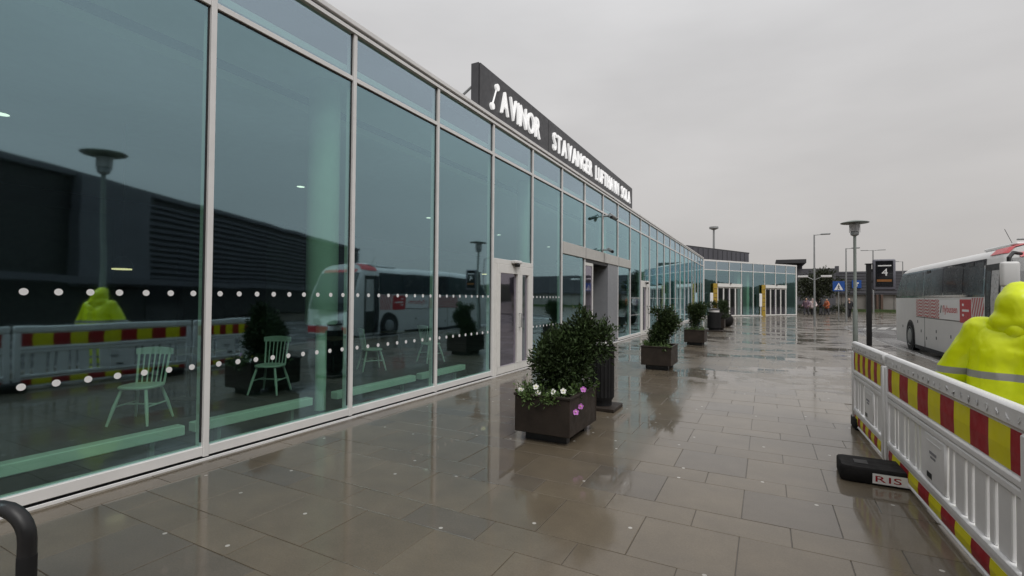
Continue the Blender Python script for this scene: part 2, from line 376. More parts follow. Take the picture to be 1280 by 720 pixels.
for k in range(K0, K1):
    y0, y1 = YK(k)+.0285, YK(k+1)-.0285
    B(XF-.07, XF+.035, y0, y1, ZR-.03, ZR+.03).build('transom', M['alu'], T, bevel=.004)
    B(XF-.004, XF+.014, y0, y1, ZR-.046, ZR-.0305).build('gasket', M['alu_dark'], T)
    pane(XF, y0, y1, ZR+.03, ZT, M['glass_up'])
    if k in (0, 7): zlo = 2.40
    elif k in (2, 3, 4, 5): zlo = 3.13
    else: zlo = .13
    pn = pane(XF, y0, y1, zlo, ZR-.03, M['glass'])
    if zlo < 1:
        B(XF-.07, XF+.04, y0, y1, .04, .13).build('bottom_rail', M['alu'], T, bevel=.004)
        if k < 14:
            for zz in (1.615, .91):
                b = MB(); nd = 9
                for i in range(nd):
                    yy = y0 + (y1-y0)*(i+.5)/nd
                    b.lathe([(.027, 0), (.027, .002)], (XF+.0065, yy, zz), 12, 'x')
                    if -5 <= k < 0: b.build('dot', M['signwhite'], pn); b = MB()
                if b.v: tag(b.build('dot_row', M['signwhite'], pn), kind='stuff')
B(XF-.05, XF+.005, YK(K0), YK(K1), -.02, .038).build('base_gap', M['alu_dark'], T)
B(XF+.035, XF+.055, YK(K0), YK(K1), -.03, .016).build('drip_edge', M['signwhite'], T)
B(XF-.1, XF+.06, YK(K0), YK(K1)+.1, ZT+.002, ZT+.05).build('fascia', M['alu'], T)
B(XF-.1, XF+.03, YK(K0), YK(K1)+.1, ZT+.051, ZT+.085).build('shadow_gap', M['alu_dark'], T)
B(XF-.4, XF+.075, YK(K0), YK(K1)+.1, ZT+.086, ZT+.155).build('coping', M['alu'], T, bevel=.006)
B(XF-14, XF-.101, YK(K0), YK(K1)+.1, ZT-.1, ZT+.084).build('roof', M['roofdark'], T)
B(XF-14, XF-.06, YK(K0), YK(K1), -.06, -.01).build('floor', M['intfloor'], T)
B(XF-.34, XF-.075, YK(K0), YK(K1), -.009, .03).build('floor_grille', M['grille'], T)
B(XF-12, XF-1.3, YK(K0), YK(K1), 4.38, 4.5).build('ceiling', M['intceil'], T)
B(XF-1.299, XF-.1, YK(K0), YK(K1), 4.62, 4.7).build('perimeter_ceiling', M['intceil'], T)
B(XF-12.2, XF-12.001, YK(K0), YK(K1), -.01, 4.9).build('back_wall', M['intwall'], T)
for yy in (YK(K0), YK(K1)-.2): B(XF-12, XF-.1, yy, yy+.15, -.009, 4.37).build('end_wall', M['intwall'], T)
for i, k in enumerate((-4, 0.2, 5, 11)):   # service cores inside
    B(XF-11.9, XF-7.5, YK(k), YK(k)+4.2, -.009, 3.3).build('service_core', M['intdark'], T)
for i in range(6):
    yy = 4.78+6.482*(i-0); 
    b = MB().lathe([(.075, 0), (.075, 1.2)], (-5.55, yy, 0), 20); cobj = b.build('column', M['column'], T, smooth=True)
    MB().lathe([(.20, 1.2), (.215, 1.22), (.215, 4.61)], (-5.55, yy, 0), 28).build('column_cladding', M['column'], cobj, smooth=True)
# doors in the facade
def door(k, full):
    y0, y1 = YK(k)+.0285, YK(k+1)-.0285
    d = B(XF-.06, XF+.05, y0, y1, 2.29, 2.395); d.box(XF-.06, XF+.05, y0, y0+.13, .02, 2.289); d.box(XF-.06, XF+.05, y1-.12, y1, .02, 2.289)
    d = d.build('door', M['white_frame'], T, bevel=.006)
    def frame(a, b_, s, zb, zt, nm):
        f = B(XF-.03, XF+.062, a, b_, zt, 2.285).box(XF-.03, XF+.062, a, b_, .03, zb)
        f.box(XF-.03, XF+.062, a, a+s, zb, zt).box(XF-.03, XF+.062, b_-s, b_, zb, zt)
        f.build(nm, M['white_frame'], d, bevel=.005); pane(XF+.01, a+s, b_-s, zb, zt, M['doorglass'], d)
    my = y0+(y1-y0)*.645
    frame(y0+.132, my, .13, .17, 2.11, 'leaf'); frame(my+.004, y1-.122, .1, .17, 2.11, 'side_leaf')
    MB().tube([(XF+.06, my-.06, .95), (XF+.12, my-.06, .95), (XF+.12, my-.06, 1.25), (XF+.06, my-.06, 1.25)], .012, 8).build('handle', M['steel'], d, smooth=True)
    c = B(XF+.052, XF+.16, (y0+y1)/2-.16, (y0+y1)/2+.16, 2.33, 2.40); c.build('sensor_housing', M['alu'], d, bevel=.015)
    MB().lathe([(.05, 0), (.06, .05), (.03, .09)], (XF+.13, (y0+y1)/2-.02, 2.26), 14).build('sensor', M['black'], d, smooth=True)
    B(XF-.05, XF+.03, y0, y1, 0.002, .019).build('threshold', M['alu_dark'], d)
door(0, True); door(7, True)
# main entrance recess
B(XF-.1, XF+.07, YK(2)+.03, YK(6)-.03, 2.80, 3.125).build('entrance_header', M['beige'], T, bevel=.006)
for k in (3, 4, 5): B(XF+.0705, XF+.074, YK(k)-.006, YK(k)+.006, 2.80, 3.125).build('header_joint', M['alu_dark'], T)
for k in (2, 5):
    pane(XF, YK(k)+.0285, YK(k+1)-.0285, .13, 2.80, M['glass']); B(XF-.07, XF+.04, YK(k)+.0285, YK(k+1)-.0285, .04, .13).build('bottom_rail', M['alu'], T, bevel=.004)
B(XF-.85, XF+.04, 16.32, YK(5)-.03, .0, 2.79).build('cladding_box', M['greyclad'], T, bevel=.004)
B(XF-.9, XF+.02, YK(3)+.03, 16.31, 2.70, 2.795).build('entrance_soffit', M['black'], T)
sl = B(XF-.03, XF+.02, 13.96, 14.02, .02, 2.69).box(XF-.03, XF+.02, 14.68, 14.76, .02, 2.69).box(XF-.03, XF+.02, 14.02, 14.68, 2.6, 2.69).box(XF-.03, XF+.02, 14.02, 14.68, .02, .14).build('sliding_door', M['white_frame'], T, bevel=.004)
pane(XF-.005, 14.02, 14.68, .14, 2.6, M['doorglass'], sl)
# heaters by the glass
for i, k in enumerate(range(-5, 0)):
    y0, yl = {-5: (-.7, .85), -4: (1.0, 2.83), -3: (2.93, 4.40), -2: (4.80, 6.50), -1: (6.66, 8.02)}[k]; yl -= y0
    names = {-5: 'nearest the photographer and partly outside the picture', -4: 'in the leftmost glass bay', -3: 'in the bay with the pale column', -2: 'in the third bay from the left', -1: 'beside the white glazed door'}
    h_ = thing('convector_heater', (-5.3, y0+yl/2, 0), 'low pale heater rail inside the glass, '+names[k], 'heater', 'heaters inside the glass')
    B(-5.37, -5.24, y0, y0+yl, .17, .27).build('casing', M['radiator'], h_, bevel=.008)
    for yy in (y0+.25, y0+yl-.3): B(-5.33, -5.28, yy, yy+.04, 0, .17).build('leg', M['steel'], h_)
# interior lights
M['warm'] = emit('warm pendant glow', (1, .72, .42), 1.3); M['cool'] = emit('downlight glow', (1, .95, .86), 1.6)
for i, (x, y) in enumerate([(-10.4, 8.25), (-10.4, 2.85), (-10.4, 13.5), (-10.4, 18.5), (-10.4, 24), (-10.4, 30)]):
    l = thing('downlight', (x, y, 4.38), 'small lit ceiling downlight inside, %s' % ['above the white chairs', 'over the leftmost bay', 'behind the glazed door', 'inside the main entrance', 'past the main entrance', 'deep inside near the far wing'][i], 'ceiling light', 'ceiling downlights')
    MB().lathe([(.11, -.02), (.12, 0)], (x, y, 4.379), 16).build('rim', M['alu'], l); MB().lathe([(.09, -.004), (.09, 0)], (x, y, 4.358), 16).build('lamp', M['cool'], l)
for i, (x, y, z) in enumerate([(-9.2, 3.95, 2.02), (-9.2, 8.2, 2.3), (-7.4, 12.4, 2.3)]):
    l = thing('pendant_lamp', (x, y, z), 'warm pendant lamp hanging inside the cafe, %s' % ['above the nearest white chair', 'behind the dim tables', 'behind the glazed door'][i], 'pendant lamp', 'pendant lamps')
    MB().tube([(x, y, z+.2), (x, y, 4.37)], .006, 6).build('cord', M['black'], l)
    MB().lathe([(.16, 0), (.13, .1), (.04, .2)], (x, y, z), 20).build('shade', M['black'], l, smooth=True); MB().lathe([(.13, 0), (.13, .02)], (x, y, z-.022), 16).build('bulb', M['warm'], l)

# spindle back chairs
def make_chair():
    t = thing('spindle_chair', (0, 0, 0), 'x', 'chair', 'white spindle chairs in the cafe')
    prof = []
    for i in range(20):
        a = 2*math.pi*i/20; prof.append((.22*math.copysign(abs(math.cos(a))**.7, math.cos(a)), .215*math.copysign(abs(math.sin(a))**.7, math.sin(a))))
    MB().prism(prof, .43, .465).build('seat', M['whitepaint'], t, bevel=.01, smooth=True)
    for sx in (-1, 1):
        for sy in (-1, 1):
            MB().tube([(sx*.14, sy*.14, .44), (sx*.19, sy*.20, .22), (sx*.235, sy*.25, 0)], [.017, .022, .014], 10).build('leg', M['whitepaint'], t, smooth=True)
        MB().tube([(sx*.19, -.2, .22), (sx*.19, .2, .22)], .011, 8).build('stretcher', M['whitepaint'], t, smooth=True)
    MB().tube([(-.19, 0, .22), (.19, 0, .22)], .011, 8).build('stretcher', M['whitepaint'], t, smooth=True)
    for i in range(7):
        u = (i-3)/3; MB().tube([(u*.17, .18-.02*u*u, .46), (u*.19, .25-.02*u*u, .84)], .009 if abs(u) < 1 else .014, 8).build('spindle', M['whitepaint'], t, smooth=True)
    b = MB(); n = 12
    for i in range(n):
        u0, u1 = -1+2*i/n, -1+2*(i+1)/n
        pts = [(u*.225, .262-.025*u*u+d, z) for u in (u0, u1) for d in (-.014, .014) for z in (.82-.0*u*u, .915-.02*u*u)]
        b.add(pts, [(0, 1, 3, 2), (4, 6, 7, 5), (0, 4, 5, 1), (2, 3, 7, 6), (1, 5, 7, 3), (0, 2, 6, 4)])
    b.build('top_rail', M['whitepaint'], t)
    return t
ch0 = make_chair()
spots = [((-6.98, 3.24, 0), 32, 'white spindle back chair inside the leftmost glass bay'), ((-7.25, 5.22, 0), 28, 'white spindle back chair left of the pale column'),
         ((-7.6, 7.9, 0), 150, 'dim spindle back chair inside the third glass bay'), ((-7.3, 9.6, 0), 160, 'dim spindle back chair left of the white glazed door')]
for i, (p, a, lb) in enumerate(spots):
    c = ch0 if i == 0 else copy_tree(ch0)
    c.location = p; WL[c] = Vector(p); c.rotation_euler.z = R(a); c['label'] = lb
for i, (x, y, lb) in enumerate([(-7.9, 7.1, 'dark cafe table inside the third glass bay'), (-8.0, 9.3, 'dark cafe table left of the glazed door'), (-7.9, 4.3, 'dark cafe table between the two white chairs')]):
    t = thing('cafe_table', (x, y, 0), lb, 'table', 'cafe tables')
    B(x-.36, x+.36, y-.36, y+.36, .71, .74).build('table_top', M['brownpost'], t, bevel=.006); MB().lathe([(.22, 0), (.22, .015), (.03, .03), (.03, .71)], (x, y, 0), 18).build('pedestal', M['black'], t, smooth=True)

# security cameras on the facade
def cctv(y, z, ang, lb):
    t = thing('security_camera', (XF+.046, y, z), lb, 'camera', 'security cameras')
    MB().tube([(XF+.046, y, z), (XF+.22, y, z)], .03, 10).build('bracket', M['steel'], t)
    d = Vector((math.cos(R(ang)), math.sin(R(ang)), -.35)).normalized(); p = Vector((XF+.26, y, z))
    MB().tube([p-d*.08, p+d*.26], .055, 12).build('housing', M['steel'], t, smooth=True); MB().tube([p+d*.261, p+d*.30], [.05, .045], 12).build('lens', M['black'], t, smooth=True)
cctv(YK(4), 4.36, -62, 'bullet security camera aimed at the near pavement, above the entrance'); cctv(YK(4)+.16, 4.40, 62, 'bullet security camera aimed along the far facade, above the entrance')
cctv(YK(4)-.05, 3.22, -50, 'small security camera just above the pale entrance header')

# ------------------------------------------------------------------ roof sign
def glyph(ch):
    cu = bpy.data.curves.new('g', 'FONT'); cu.body = ch; cu.size = 1; cu.extrude = .03; cu.offset = .005; cu.resolution_u = 4
    o = bpy.data.objects.new('g', cu); col.objects.link(o)
    dg = bpy.context.evaluated_depsgraph_get(); me = o.evaluated_get(dg).to_mesh()
    vs = [tuple(v.co) for v in me.vertices]; fs = [tuple(p.vertices) for p in me.polygons]
    o.evaluated_get(dg).to_mesh_clear(); bpy.data.objects.remove(o); bpy.data.curves.remove(cu)
    return vs, fs
GL = {}
def text(word, p0, u, v, nrm, width, height, mt, parent, nm='letter', depth=.03, gap=.14, space=.34, joined=False):
    """letters laid from p0 along u, upright v, facing nrm"""
    items = []; x = 0
    for ch in word:
        if ch == ' ': x += space; continue
        if ch not in GL: GL[ch] = glyph(ch)
        vs, fs = GL[ch]; a = min(q[0] for q in vs); b_ = max(q[0] for q in vs)
        items.append((ch, x-a)); x += b_-a+gap
    x -= gap; hs = height/.70; ws = width/x
    p0, u, v, nrm = Vector(p0), Vector(u), Vector(v), Vector(nrm); jb = MB()
    for ch, off in items:
        vs, fs = GL[ch]; b = jb if joined else MB()
        b.add([p0+u*(q[0]+off)*ws+v*q[1]*hs+nrm*(q[2]/.03+1)*depth/2 for q in vs], fs)
        if not joined: b.build(nm, mt, parent)
    if joined: jb.build(nm, mt, parent)
XS = XF+.05
SG = thing('roof_sign', (XS-.1, 13.7, 5.245), 'long charcoal airport name sign with white letters standing on the glass facade roof', 'sign')
p1 = B(XS-.19, XS, 7.80, 11.06, 5.26, 6.10).build('sign_panel', M['signdark'], SG, bevel=.006)
p2 = B(XS-.19, XS, 11.085, 19.68, 5.26, 6.10).build('sign_panel', M['signdark'], SG, bevel=.006)
B(XS-.196, XS-.03, 7.775, 7.799, 5.255, 6.105).build('end_cap', M['signdark'], SG)
U, V, NN = (0, 1, 0), (0, 0, 1), (1, 0, 0)
text('AVINOR', (XS+.002, 8.56, 5.40), U, V, NN, 1.92, .47, M['lit'], SG, depth=.05)
text('STAVANGER LUFTHAVN SOLA', (XS+.002, 11.30, 5.40), U, V, NN, 7.9, .45, M['lit'], SG, depth=.05, gap=.15, space=.62)
lg = MB().lathe([(.07, .002), (.07, .05)], (XS, 8.40, 5.84), 16, 'x').lathe([(.07, .002), (.07, .05)], (XS, 8.21, 5.40), 16, 'x')
lg.tube([(XS+.02, 8.21, 5.40), (XS+.02, 8.40, 5.84)], .017, 6).build('emblem', M['lit'], SG, smooth=True)
for i in range(7):
    y = 7.95+1.9*i; s_ = MB().tube([(XS-.2, y, 5.8), (XS-1.05, y, 5.29)], .025, 8).tube([(XS-.21, y, 5.27), (XS-.21, y, 6.02)], .022, 8); s_.build('strut', M['steel'], SG)
for i in range(6): B(XS-.15, XS-.03, 8.2+2.1*i, 8.3+2.1*i, 5.246, 5.259).build('foot', M['steel'], SG)

# ------------------------------------------------------------------ far wing with two entrances
WA = Vector((XF, YK(20)+.14, 0)); WD = Vector((7.6, 11.6, 0)).normalized(); WN = Vector((WD.y, -WD.x, 0))
W = thing('terminal_wing', WA+WD*7, 'angled glass wing with two white framed entrances at the far end', 'building')
def wf(v): return WA + WD*v.x + WN*v.y + Vector((0, 0, v.z))      # x along, y outward
def WB(x0, x1, y0, y1, z0, z1, nm, mt, parent=W, bevel=0):
    if mt in INNER: return two_face(B(x0, x1, y0, y1, z0, z1), 4).xf(wf).build(nm, [mt, INNER[mt]], parent)
    return B(x0, x1, y0, y1, z0, z1).xf(wf).build(nm, mt, parent, bevel=bevel)
WL_ = 13.92; wm = WL_/8; WH = 4.98
for i in range(9):
    ww = .09 if i in (0, 8) else .035
    WB(i*wm-ww, i*wm+ww, -.08, .05, .02, WH, 'mullion', M['alu'])
for i in range(8):
    a, b_ = i*wm+.09, (i+1)*wm-.09
    if i not in (0, 7): a, b_ = i*wm+.0355, (i+1)*wm-.0355
    WB(a, b_, -.06, .04, 4.19, 4.25, 'transom', M['alu']); WB(a, b_, -.006, .006, 4.25, WH, 'pane', M['glass_up'])
    dr = i in (1, 2, 5, 6)
    WB(a, b_, -.006, .006, 3.02 if dr else .12, 4.19, 'pane', M['glass'])
    if not dr: WB(a, b_, -.06, .04, .02, .12, 'bottom_rail', M['alu'])
for i in (1, 5):
    a, b_ = i*wm+.04, (i+2)*wm-.04
    WB(a, b_, .052, .14, 2.72, 3.02, 'entrance_header', M['white_frame'])
    d_ = WB(a, a+.09, -.03, .05, .02, 2.72, 'door', M['white_frame'])
    n = 4; lw = (b_-a-.1)/n
    for j in range(n):
        x0 = a+.1+j*lw
        lf = B(x0, x0+.07, -.02, .03, .03, 2.7).box(x0+lw-.08, x0+lw-.01, -.02, .03, .03, 2.7).box(x0+.07, x0+lw-.08, -.02, .03, 2.6, 2.7).box(x0+.07, x0+lw-.08, -.02, .03, .03, .14).xf(wf).build('leaf', M['white_frame'], d_)
        WB(x0+.07, x0+lw-.08, -.005, .005, .14, 2.6, 'pane', M['doorglass'], d_)
    MB().lathe([(.05, 0), (.07, .08), (.03, .14)], (0, 0, 0), 12).xf(lambda v: wf(Vector(((a+b_)/2, .2, 2.98))+v)).build('sensor', M['black'], W)
    yp = thing('information_panel', wf(Vector((a-.35, .12, 0))), 'tall yellow panel beside the %s wing entrance' % ('left' if i == 1 else 'right'), 'panel', 'yellow panels by the wing entrances')
    B(a-.62, a-.08, .08, .16, 0, 3.0).xf(wf).build('board', M['yellowpanel'], yp, bevel=.01)
    for j in range(6): B(a-.55, a-.15, .161, .165, .5+.4*j, .56+.4*j).xf(wf).build('text_line', M['brownpost'], yp)
    wp = thing('notice_totem', wf(Vector((a-1.0, .2, 0))), 'slim white notice totem left of the %s wing entrance' % ('left' if i == 1 else 'right'), 'sign', 'white totems by the wing entrances')
    MB().lathe([(.18, 0), (.18, .03), (.05, .05), (.05, .9)], (a-1.05, .3, 0), 14).xf(wf).build('post', M['signwhite'], wp, smooth=True)
    B(a-1.25, a-.85, .27, .33, .9, 2.15).xf(wf).build('face', M['signwhite'], wp, bevel=.03)
WB(-.1, WL_+.1, -.1, .06, WH+.002, WH+.14, 'coping', M['alu'])
WB(-.05, WL_+.09, -7, -.101, WH-.1, WH+.1, 'roof', M['roofdark']); WB(.1, WL_, -6.5, -.1, -.02, .01, 'floor', M['intfloor'])
WB(.1, WL_, -6.7, -6.5, .01, WH-.11, 'back_wall', M['intwall']); WB(WL_-.1, WL_+.085, -6.4, -.101, .01, WH-.11, 'end_wall', M['claddark']); WB(.1, WL_-.12, -6.4, -.3, 4.2, 4.26, 'ceiling', M['intceil'])
for j in (3.6, 4.4): WB(j*wm-.2, j*wm+.2, -1.4, -1.0, .01, 4.19, 'column', M['column'])

# ------------------------------------------------------------------ buildings beyond
def obox(nm, a, d, L, depth, z0, z1, mt, parent, bevel=0):
    a = Vector((*a, 0)); d = Vector((*d, 0)).normalized(); n_ = Vector((-d.y, d.x, 0))
    return B(0, L, 0, depth, z0, z1).xf(lambda v: a+d*v.x+n_*v.y+Vector((0, 0, v.z))).build(nm, mt, parent, bevel=bevel)
bb = thing('grey_roof_building', (-5, 74, 0), 'dark grey cladded block rising behind the glass wing roof', 'building')
obox('wall', (-8.9, 65.4), (6.6, 13.8), 15.6, 9, 0, 8.35, M['claddark'], bb); obox('parapet', (-9.0, 65.2), (6.6, 13.8), 16.0, 9.4, 8.352, 8.52, M['roofdark'], bb)
for j in range(13): obox('cladding_seam', (-8.9+.515*j+.02, 65.4+1.077*j-.02), (6.6, 13.8), .05, -.03, 4.5, 8.34, M['roofdark'], bb)
b2 = thing('dark_flat_building', (5, 80, 0), 'low dark grey building with overhanging flat roof behind the tree', 'building')
B(2.6, 8.4, 78, 88, 0, 5.9).build('wall', M['clad2'], b2); B(1.3, 4.9, 76, 90, 6.6, 7.1).build('roof', M['roofdark'], b2); B(2.8, 4.6, 79, 88, 5.902, 6.599).build('roof_plinth', M['claddark'], b2); B(8.41, 8.8, 78.1, 79, 5, 6.2).build('chimney', M['claddark'], b2)
for j in range(4): w_ = B(3.1+1.3*j, 4.0+1.3*j, 77.95, 77.99, 3.6, 4.8).build('window', M['busglass'], b2)
b3 = thing('grey_louvre_building', (15, 86, 0), 'long grey building with dark upper cladding over a tan concrete base', 'building')
B(8.9, 34, 83, 97, 0, 2.4).build('concrete_base', M['concrete'], b3); B(8.7, 34.2, 82.7, 97, 2.402, 5.65).build('upper_wall', M['clad2'], b3)
for j in range(8): B(8.7, 34.2, 82.63, 82.69, 2.6+.4*j, 2.64+.4*j).build('louvre', M['claddark'], b3)
for j in range(16): B(9.6+1.5*j, 9.64+1.5*j, 82.96, 82.995, .02, 2.38).build('panel_joint', M['roofdark'], b3)
for j in range(4): B(12.6+.5*j, 12.85+.5*j, 82.6, 82.9, 0, 2.39).build('timber_post', M['brownpost'], b3)
sgn = thing('blue_wall_sign', (11.2, 82.6, 3.4), 'small dark blue sign high on the grey louvre building', 'sign')
B(10.8, 11.9, 82.5, 82.62, 3.3, 4.4).build('board', M['bluesign'], sgn); B(11.1, 11.6, 82.46, 82.498, 3.9, 4.1).box(11.28, 11.42, 82.46, 82.498, 3.5, 3.899).build('mark', M['signwhite'], sgn)
tag(B(9.5, 33, 81.2, 82.4, -.02, .35).build('grass_strip', M['grass']), 'green planted strip along the base of the tan concrete wall', 'grass', kind='stuff')
# building across the road (seen mirrored in the glass)
op = thing('opposite_building', (24, 18, 0), 'large dark car park building across the road, mirrored in the glass', 'building')
A0 = Vector((13.2, -6.5, 0)); OD = Vector((16, 35, 0)).normalized(); ON = Vector((OD.y, -OD.x, 0))
def of(v): return A0+OD*v.x+ON*v.y+Vector((0, 0, v.z))
def OB(x0, x1, y0, y1, z0, z1, nm, mt): return B(x0, x1, y0, y1, z0, z1).xf(of).build(nm, mt, op)
OB(-25, 58, 0, 18, 0, 7.5, 'wall', M['intdark']); OB(-25, 58, -.25, 18, 7.502, 7.8, 'parapet', M['claddark'])
for j in range(13): OB(23.7, 58, -.2, -.02, 2.6+.36*j, 2.78+.36*j, 'louvre', M['claddark'])
OB(19.2, 23.6, -.6, -.02, 2.0, 7.7, 'stair_tower', M['clad2']); OB(-25, 58, -1.2, -.61, 2.15, 2.5, 'canopy', M['claddark'])
for j in range(8): OB(-20+4.5*j if j < 7 else 24, -16.6+4.5*j if j < 7 else 27, -.05, -.01, .1, 2.1, 'window', M['busglass'])

rg = random.Random(9); b = MB(); vs = []; n = 60
for i in range(n+1):
    t = i/n; x, y = 62+46*t, 66+230*t; hh = 5.2+1.2*math.sin(i*.7)+rg.uniform(-.7, .7)+3.5*t
    vs += [(x, y, -.15), (x+6, y-2, hh*.75), (x+16, y-5, hh), (x+60, y-20, hh*.6)]
b.add(vs, [(i*4+j, i*4+j+1, i*4+j+5, i*4+j+4) for i in range(n) for j in range(3)])
tag(b.build('wooded_ridge', mat('far wooded ridge', (.035, .045, .028), .95, var=.35, scale=.4), smooth=True), 'low dark wooded ridge across the road', 'hill', kind='structure')

# ------------------------------------------------------------------ planting
def leaves(b, blobs, n, size, seed, upb=.5, slim=.42):
    rr = random.Random(seed); tot = sum(q[1][0]*q[1][1]*q[1][2] for q in blobs)
    for c, rad in blobs:
        k = int(n*rad[0]*rad[1]*rad[2]/tot); c = Vector(c)
        nc = max(6, k//14)
        cl = []
        for _ in range(nc):
            d = Vector((rr.gauss(0, 1), rr.gauss(0, 1), rr.gauss(0, 1))).normalized(); r_ = rr.random()**.42
            cl.append((d, r_))
        for i in range(k):
            d, r_ = cl[rr.randrange(nc)]
            p = c + Vector((d.x*rad[0]*r_, d.y*rad[1]*r_, d.z*rad[2]*r_)) + Vector((rr.gauss(0, 1), rr.gauss(0, 1), rr.gauss(0, 1)))*size*.75
            ax = (d*1.0 + Vector((rr.gauss(0, .6), rr.gauss(0, .6), rr.gauss(0, .6)+upb))).normalized()
            sd_ = ax.cross(Vector((rr.gauss(0, 1), rr.gauss(0, 1), rr.gauss(0, 1)))).normalized(); nn = ax.cross(sd_)
            L_ = size*rr.uniform(.7, 1.4); w_ = L_*slim*rr.uniform(.8, 1.2)
            b.add([p, p+ax*L_*.5+sd_*w_*.5+nn*w_*.15, p+ax*L_, p+ax*L_*.5-sd_*w_*.5+nn*w_*.15], [(0, 1, 2, 3)])
    return b
def stems(b, base, tips, r=.012):
    for t in tips:
        m_ = (Vector(base)*.45+Vector(t)*.55)+Vector((random.uniform(-.04, .04), random.uniform(-.04, .04), 0)); b.tube([base, m_, t], [r, r*.7, r*.3], 6)
    return b
def planter(x, y, lab):
    t = thing('planter_box', (x, y, 0), lab, 'planter', 'planters along the glass front')
    lx, ly = .66, .92; x0, x1, y0, y1 = x-lx/2, x+lx/2, y-ly/2, y+ly/2
    b = B(x0, x1, y0, y0+.035, .10, .50).box(x0, x1, y1-.035, y1, .10, .50).box(x0, x0+.035, y0+.035, y1-.035, .10, .50).box(x1-.035, x1, y0+.035, y1-.035, .10, .50)
    b.box(x0+.035, x1-.035, y0+.035, y1-.035, .10, .12).build('box', M['planter'], t, bevel=.006)
    b = B(x0-.012, x1+.012, y0-.012, y0+.03, .501, .53).box(x0-.012, x1+.012, y1-.03, y1+.012, .501, .53).box(x0-.012, x0+.03, y0+.031, y1-.031, .501, .53).box(x1-.03, x1+.012, y0+.031, y1-.031, .501, .53)
    b.build('rim', M['planter'], t, bevel=.005)
    for sy in (y0+.12, y1-.22): B(x0+.08, x1-.08, sy, sy+.1, 0, .099).build('foot', M['black'], t)
    B(x0+.036, x1-.036, y0+.036, y1-.036, .40, .46).build('soil', M['soil'], t)
    return t
def shrub(x, y, lab, blobs, n, size, seed):
    t = thing('evergreen_shrub', (x, y, .46), lab, 'shrub', 'evergreen shrubs in planters')
    stems(MB(), (x, y, .45), [(q[0][0], q[0][1], q[0][2]) for q in blobs]).build('stem', M['bark'], t, smooth=True)
    leaves(MB(), blobs, n, size, seed).build('foliage', M['leaf'], t, fix=False)
def ground_leaves(x, y, lab, n, seed, spread=(.3, .42)):
    t = thing('bedding_plants', (x, y, .46), lab, 'plants', 'low bedding plants in planters')
    bl = []; rr = random.Random(seed)
    for i in range(12): bl.append(((x+rr.uniform(-1, 1)*spread[0], y+rr.uniform(-1, 1)*spread[1], .52), (.08, .08, .06)))
    leaves(MB(), bl, n, .045, seed, .3, .5).build('foliage', M['leaf2'], t, fix=False)
def pansy(x, y, z, mt, lab, rr):
    t = thing('pansy', (x, y, z), lab, 'flower', 'pansies in the nearest planter'); b = MB()
    f = Vector((.25+rr.uniform(-.2, .2), -.85, .45)).normalized(); s = f.cross(Vector((0, 0, 1))).normalized(); u = s.cross(f); c = Vector((x, y, z))
    for i in range(5):
        a = R(72*i+18); d = s*math.cos(a)+u*math.sin(a); q = f.cross(d); r_ = .029
        b.add([c+f*.004, c+d*r_*.6+q*r_*.55, c+d*r_*1.15+q*r_*.3+f*.006, c+d*r_*1.15-q*r_*.3+f*.006, c+d*r_*.6-q*r_*.55], [(0, 1, 2, 3, 4)])
    b.build('petals', mt, t, fix=False); MB().lathe([(.007, 0), (.004, .006)], tuple(c+f*.006), 8).build('centre', M['fy'], t)
    MB().tube([c-f*.003, c-f*.04-Vector((0, 0, .03)), (x-f.x*.06, y-f.y*.06, min(z-.03, .47))], .0025, 5).build('stem', M['leaf2'], t)
PX = -2.18
planter(PX, 5.32, 'dark brown planter nearest the camera, with white and pink pansies')
planter(PX, 11.55, 'second dark brown planter, with a leaning shrub'); planter(PX, 18.1, 'third dark brown planter from the camera'); planter(PX-.02, 27.4, 'farthest planter, half hidden behind the dark bin')
shrub(-2.02, 5.4, 'large bushy evergreen in the nearest planter beside the pansies', [((-2.10, 5.40, .85), (.31, .31, .36)), ((-2.27, 5.3, .85), (.2, .2, .27)), ((-1.92, 5.45, 1.2), (.14, .16, .28)), ((-2.0, 5.45, 1.05), (.25, .22, .24)), ((-1.75, 5.55, 1.08), (.16, .16, .22)), ((-1.66, 5.6, 1.2), (.07, .07, .12)), ((-2.28, 5.35, 1.08), (.11, .11, .15))], 15000, .05, 1)
shrub(-2.1, 11.6, 'leaning evergreen shrub with a notched top, second planter', [((-2.22, 11.6, .68), (.17, .2, .2)), ((-2.1, 11.6, .88), (.20, .2, .2)), ((-1.93, 11.6, 1.05), (.17, .18, .17)), ((-2.1, 11.6, 1.14), (.13, .14, .16)), ((-2.26, 11.6, 1.28), (.10, .1, .08)), ((-1.98, 11.6, 1.30), (.11, .11, .09)), ((-2.36, 11.6, .82), (.08, .1, .1))], 8000, .055, 2)
shrub(-2.15, 18.1, 'rounded evergreen shrub in the third planter', [((-2.15, 18.1, 1.12), (.30, .3, .3)), ((-2.2, 18.1, .8), (.18, .2, .22)), ((-2.35, 18.1, 1.28), (.12, .12, .14)), ((-1.98, 18.1, 1.3), (.13, .13, .15))], 5500, .06, 3)
shrub(-2.0, 27.4, 'farthest evergreen shrub, showing above the dark bin', [((-2.05, 27.4, 1.2), (.36, .3, .3)), ((-1.85, 27.4, 1.4), (.12, .12, .16)), ((-2.5, 27.4, 1.3), (.2, .2, .2)), ((-1.85, 27.4, .85), (.15, .15, .3))], 3500, .065, 4)
ground_leaves(PX, 5.25, 'low bedding leaves around the nearest shrub', 1500, 11); ground_leaves(PX, 11.5, 'low bedding leaves in the second planter', 1200, 12); ground_leaves(PX, 18.1, 'low bedding leaves in the third planter', 700, 13)
rr = random.Random(5)
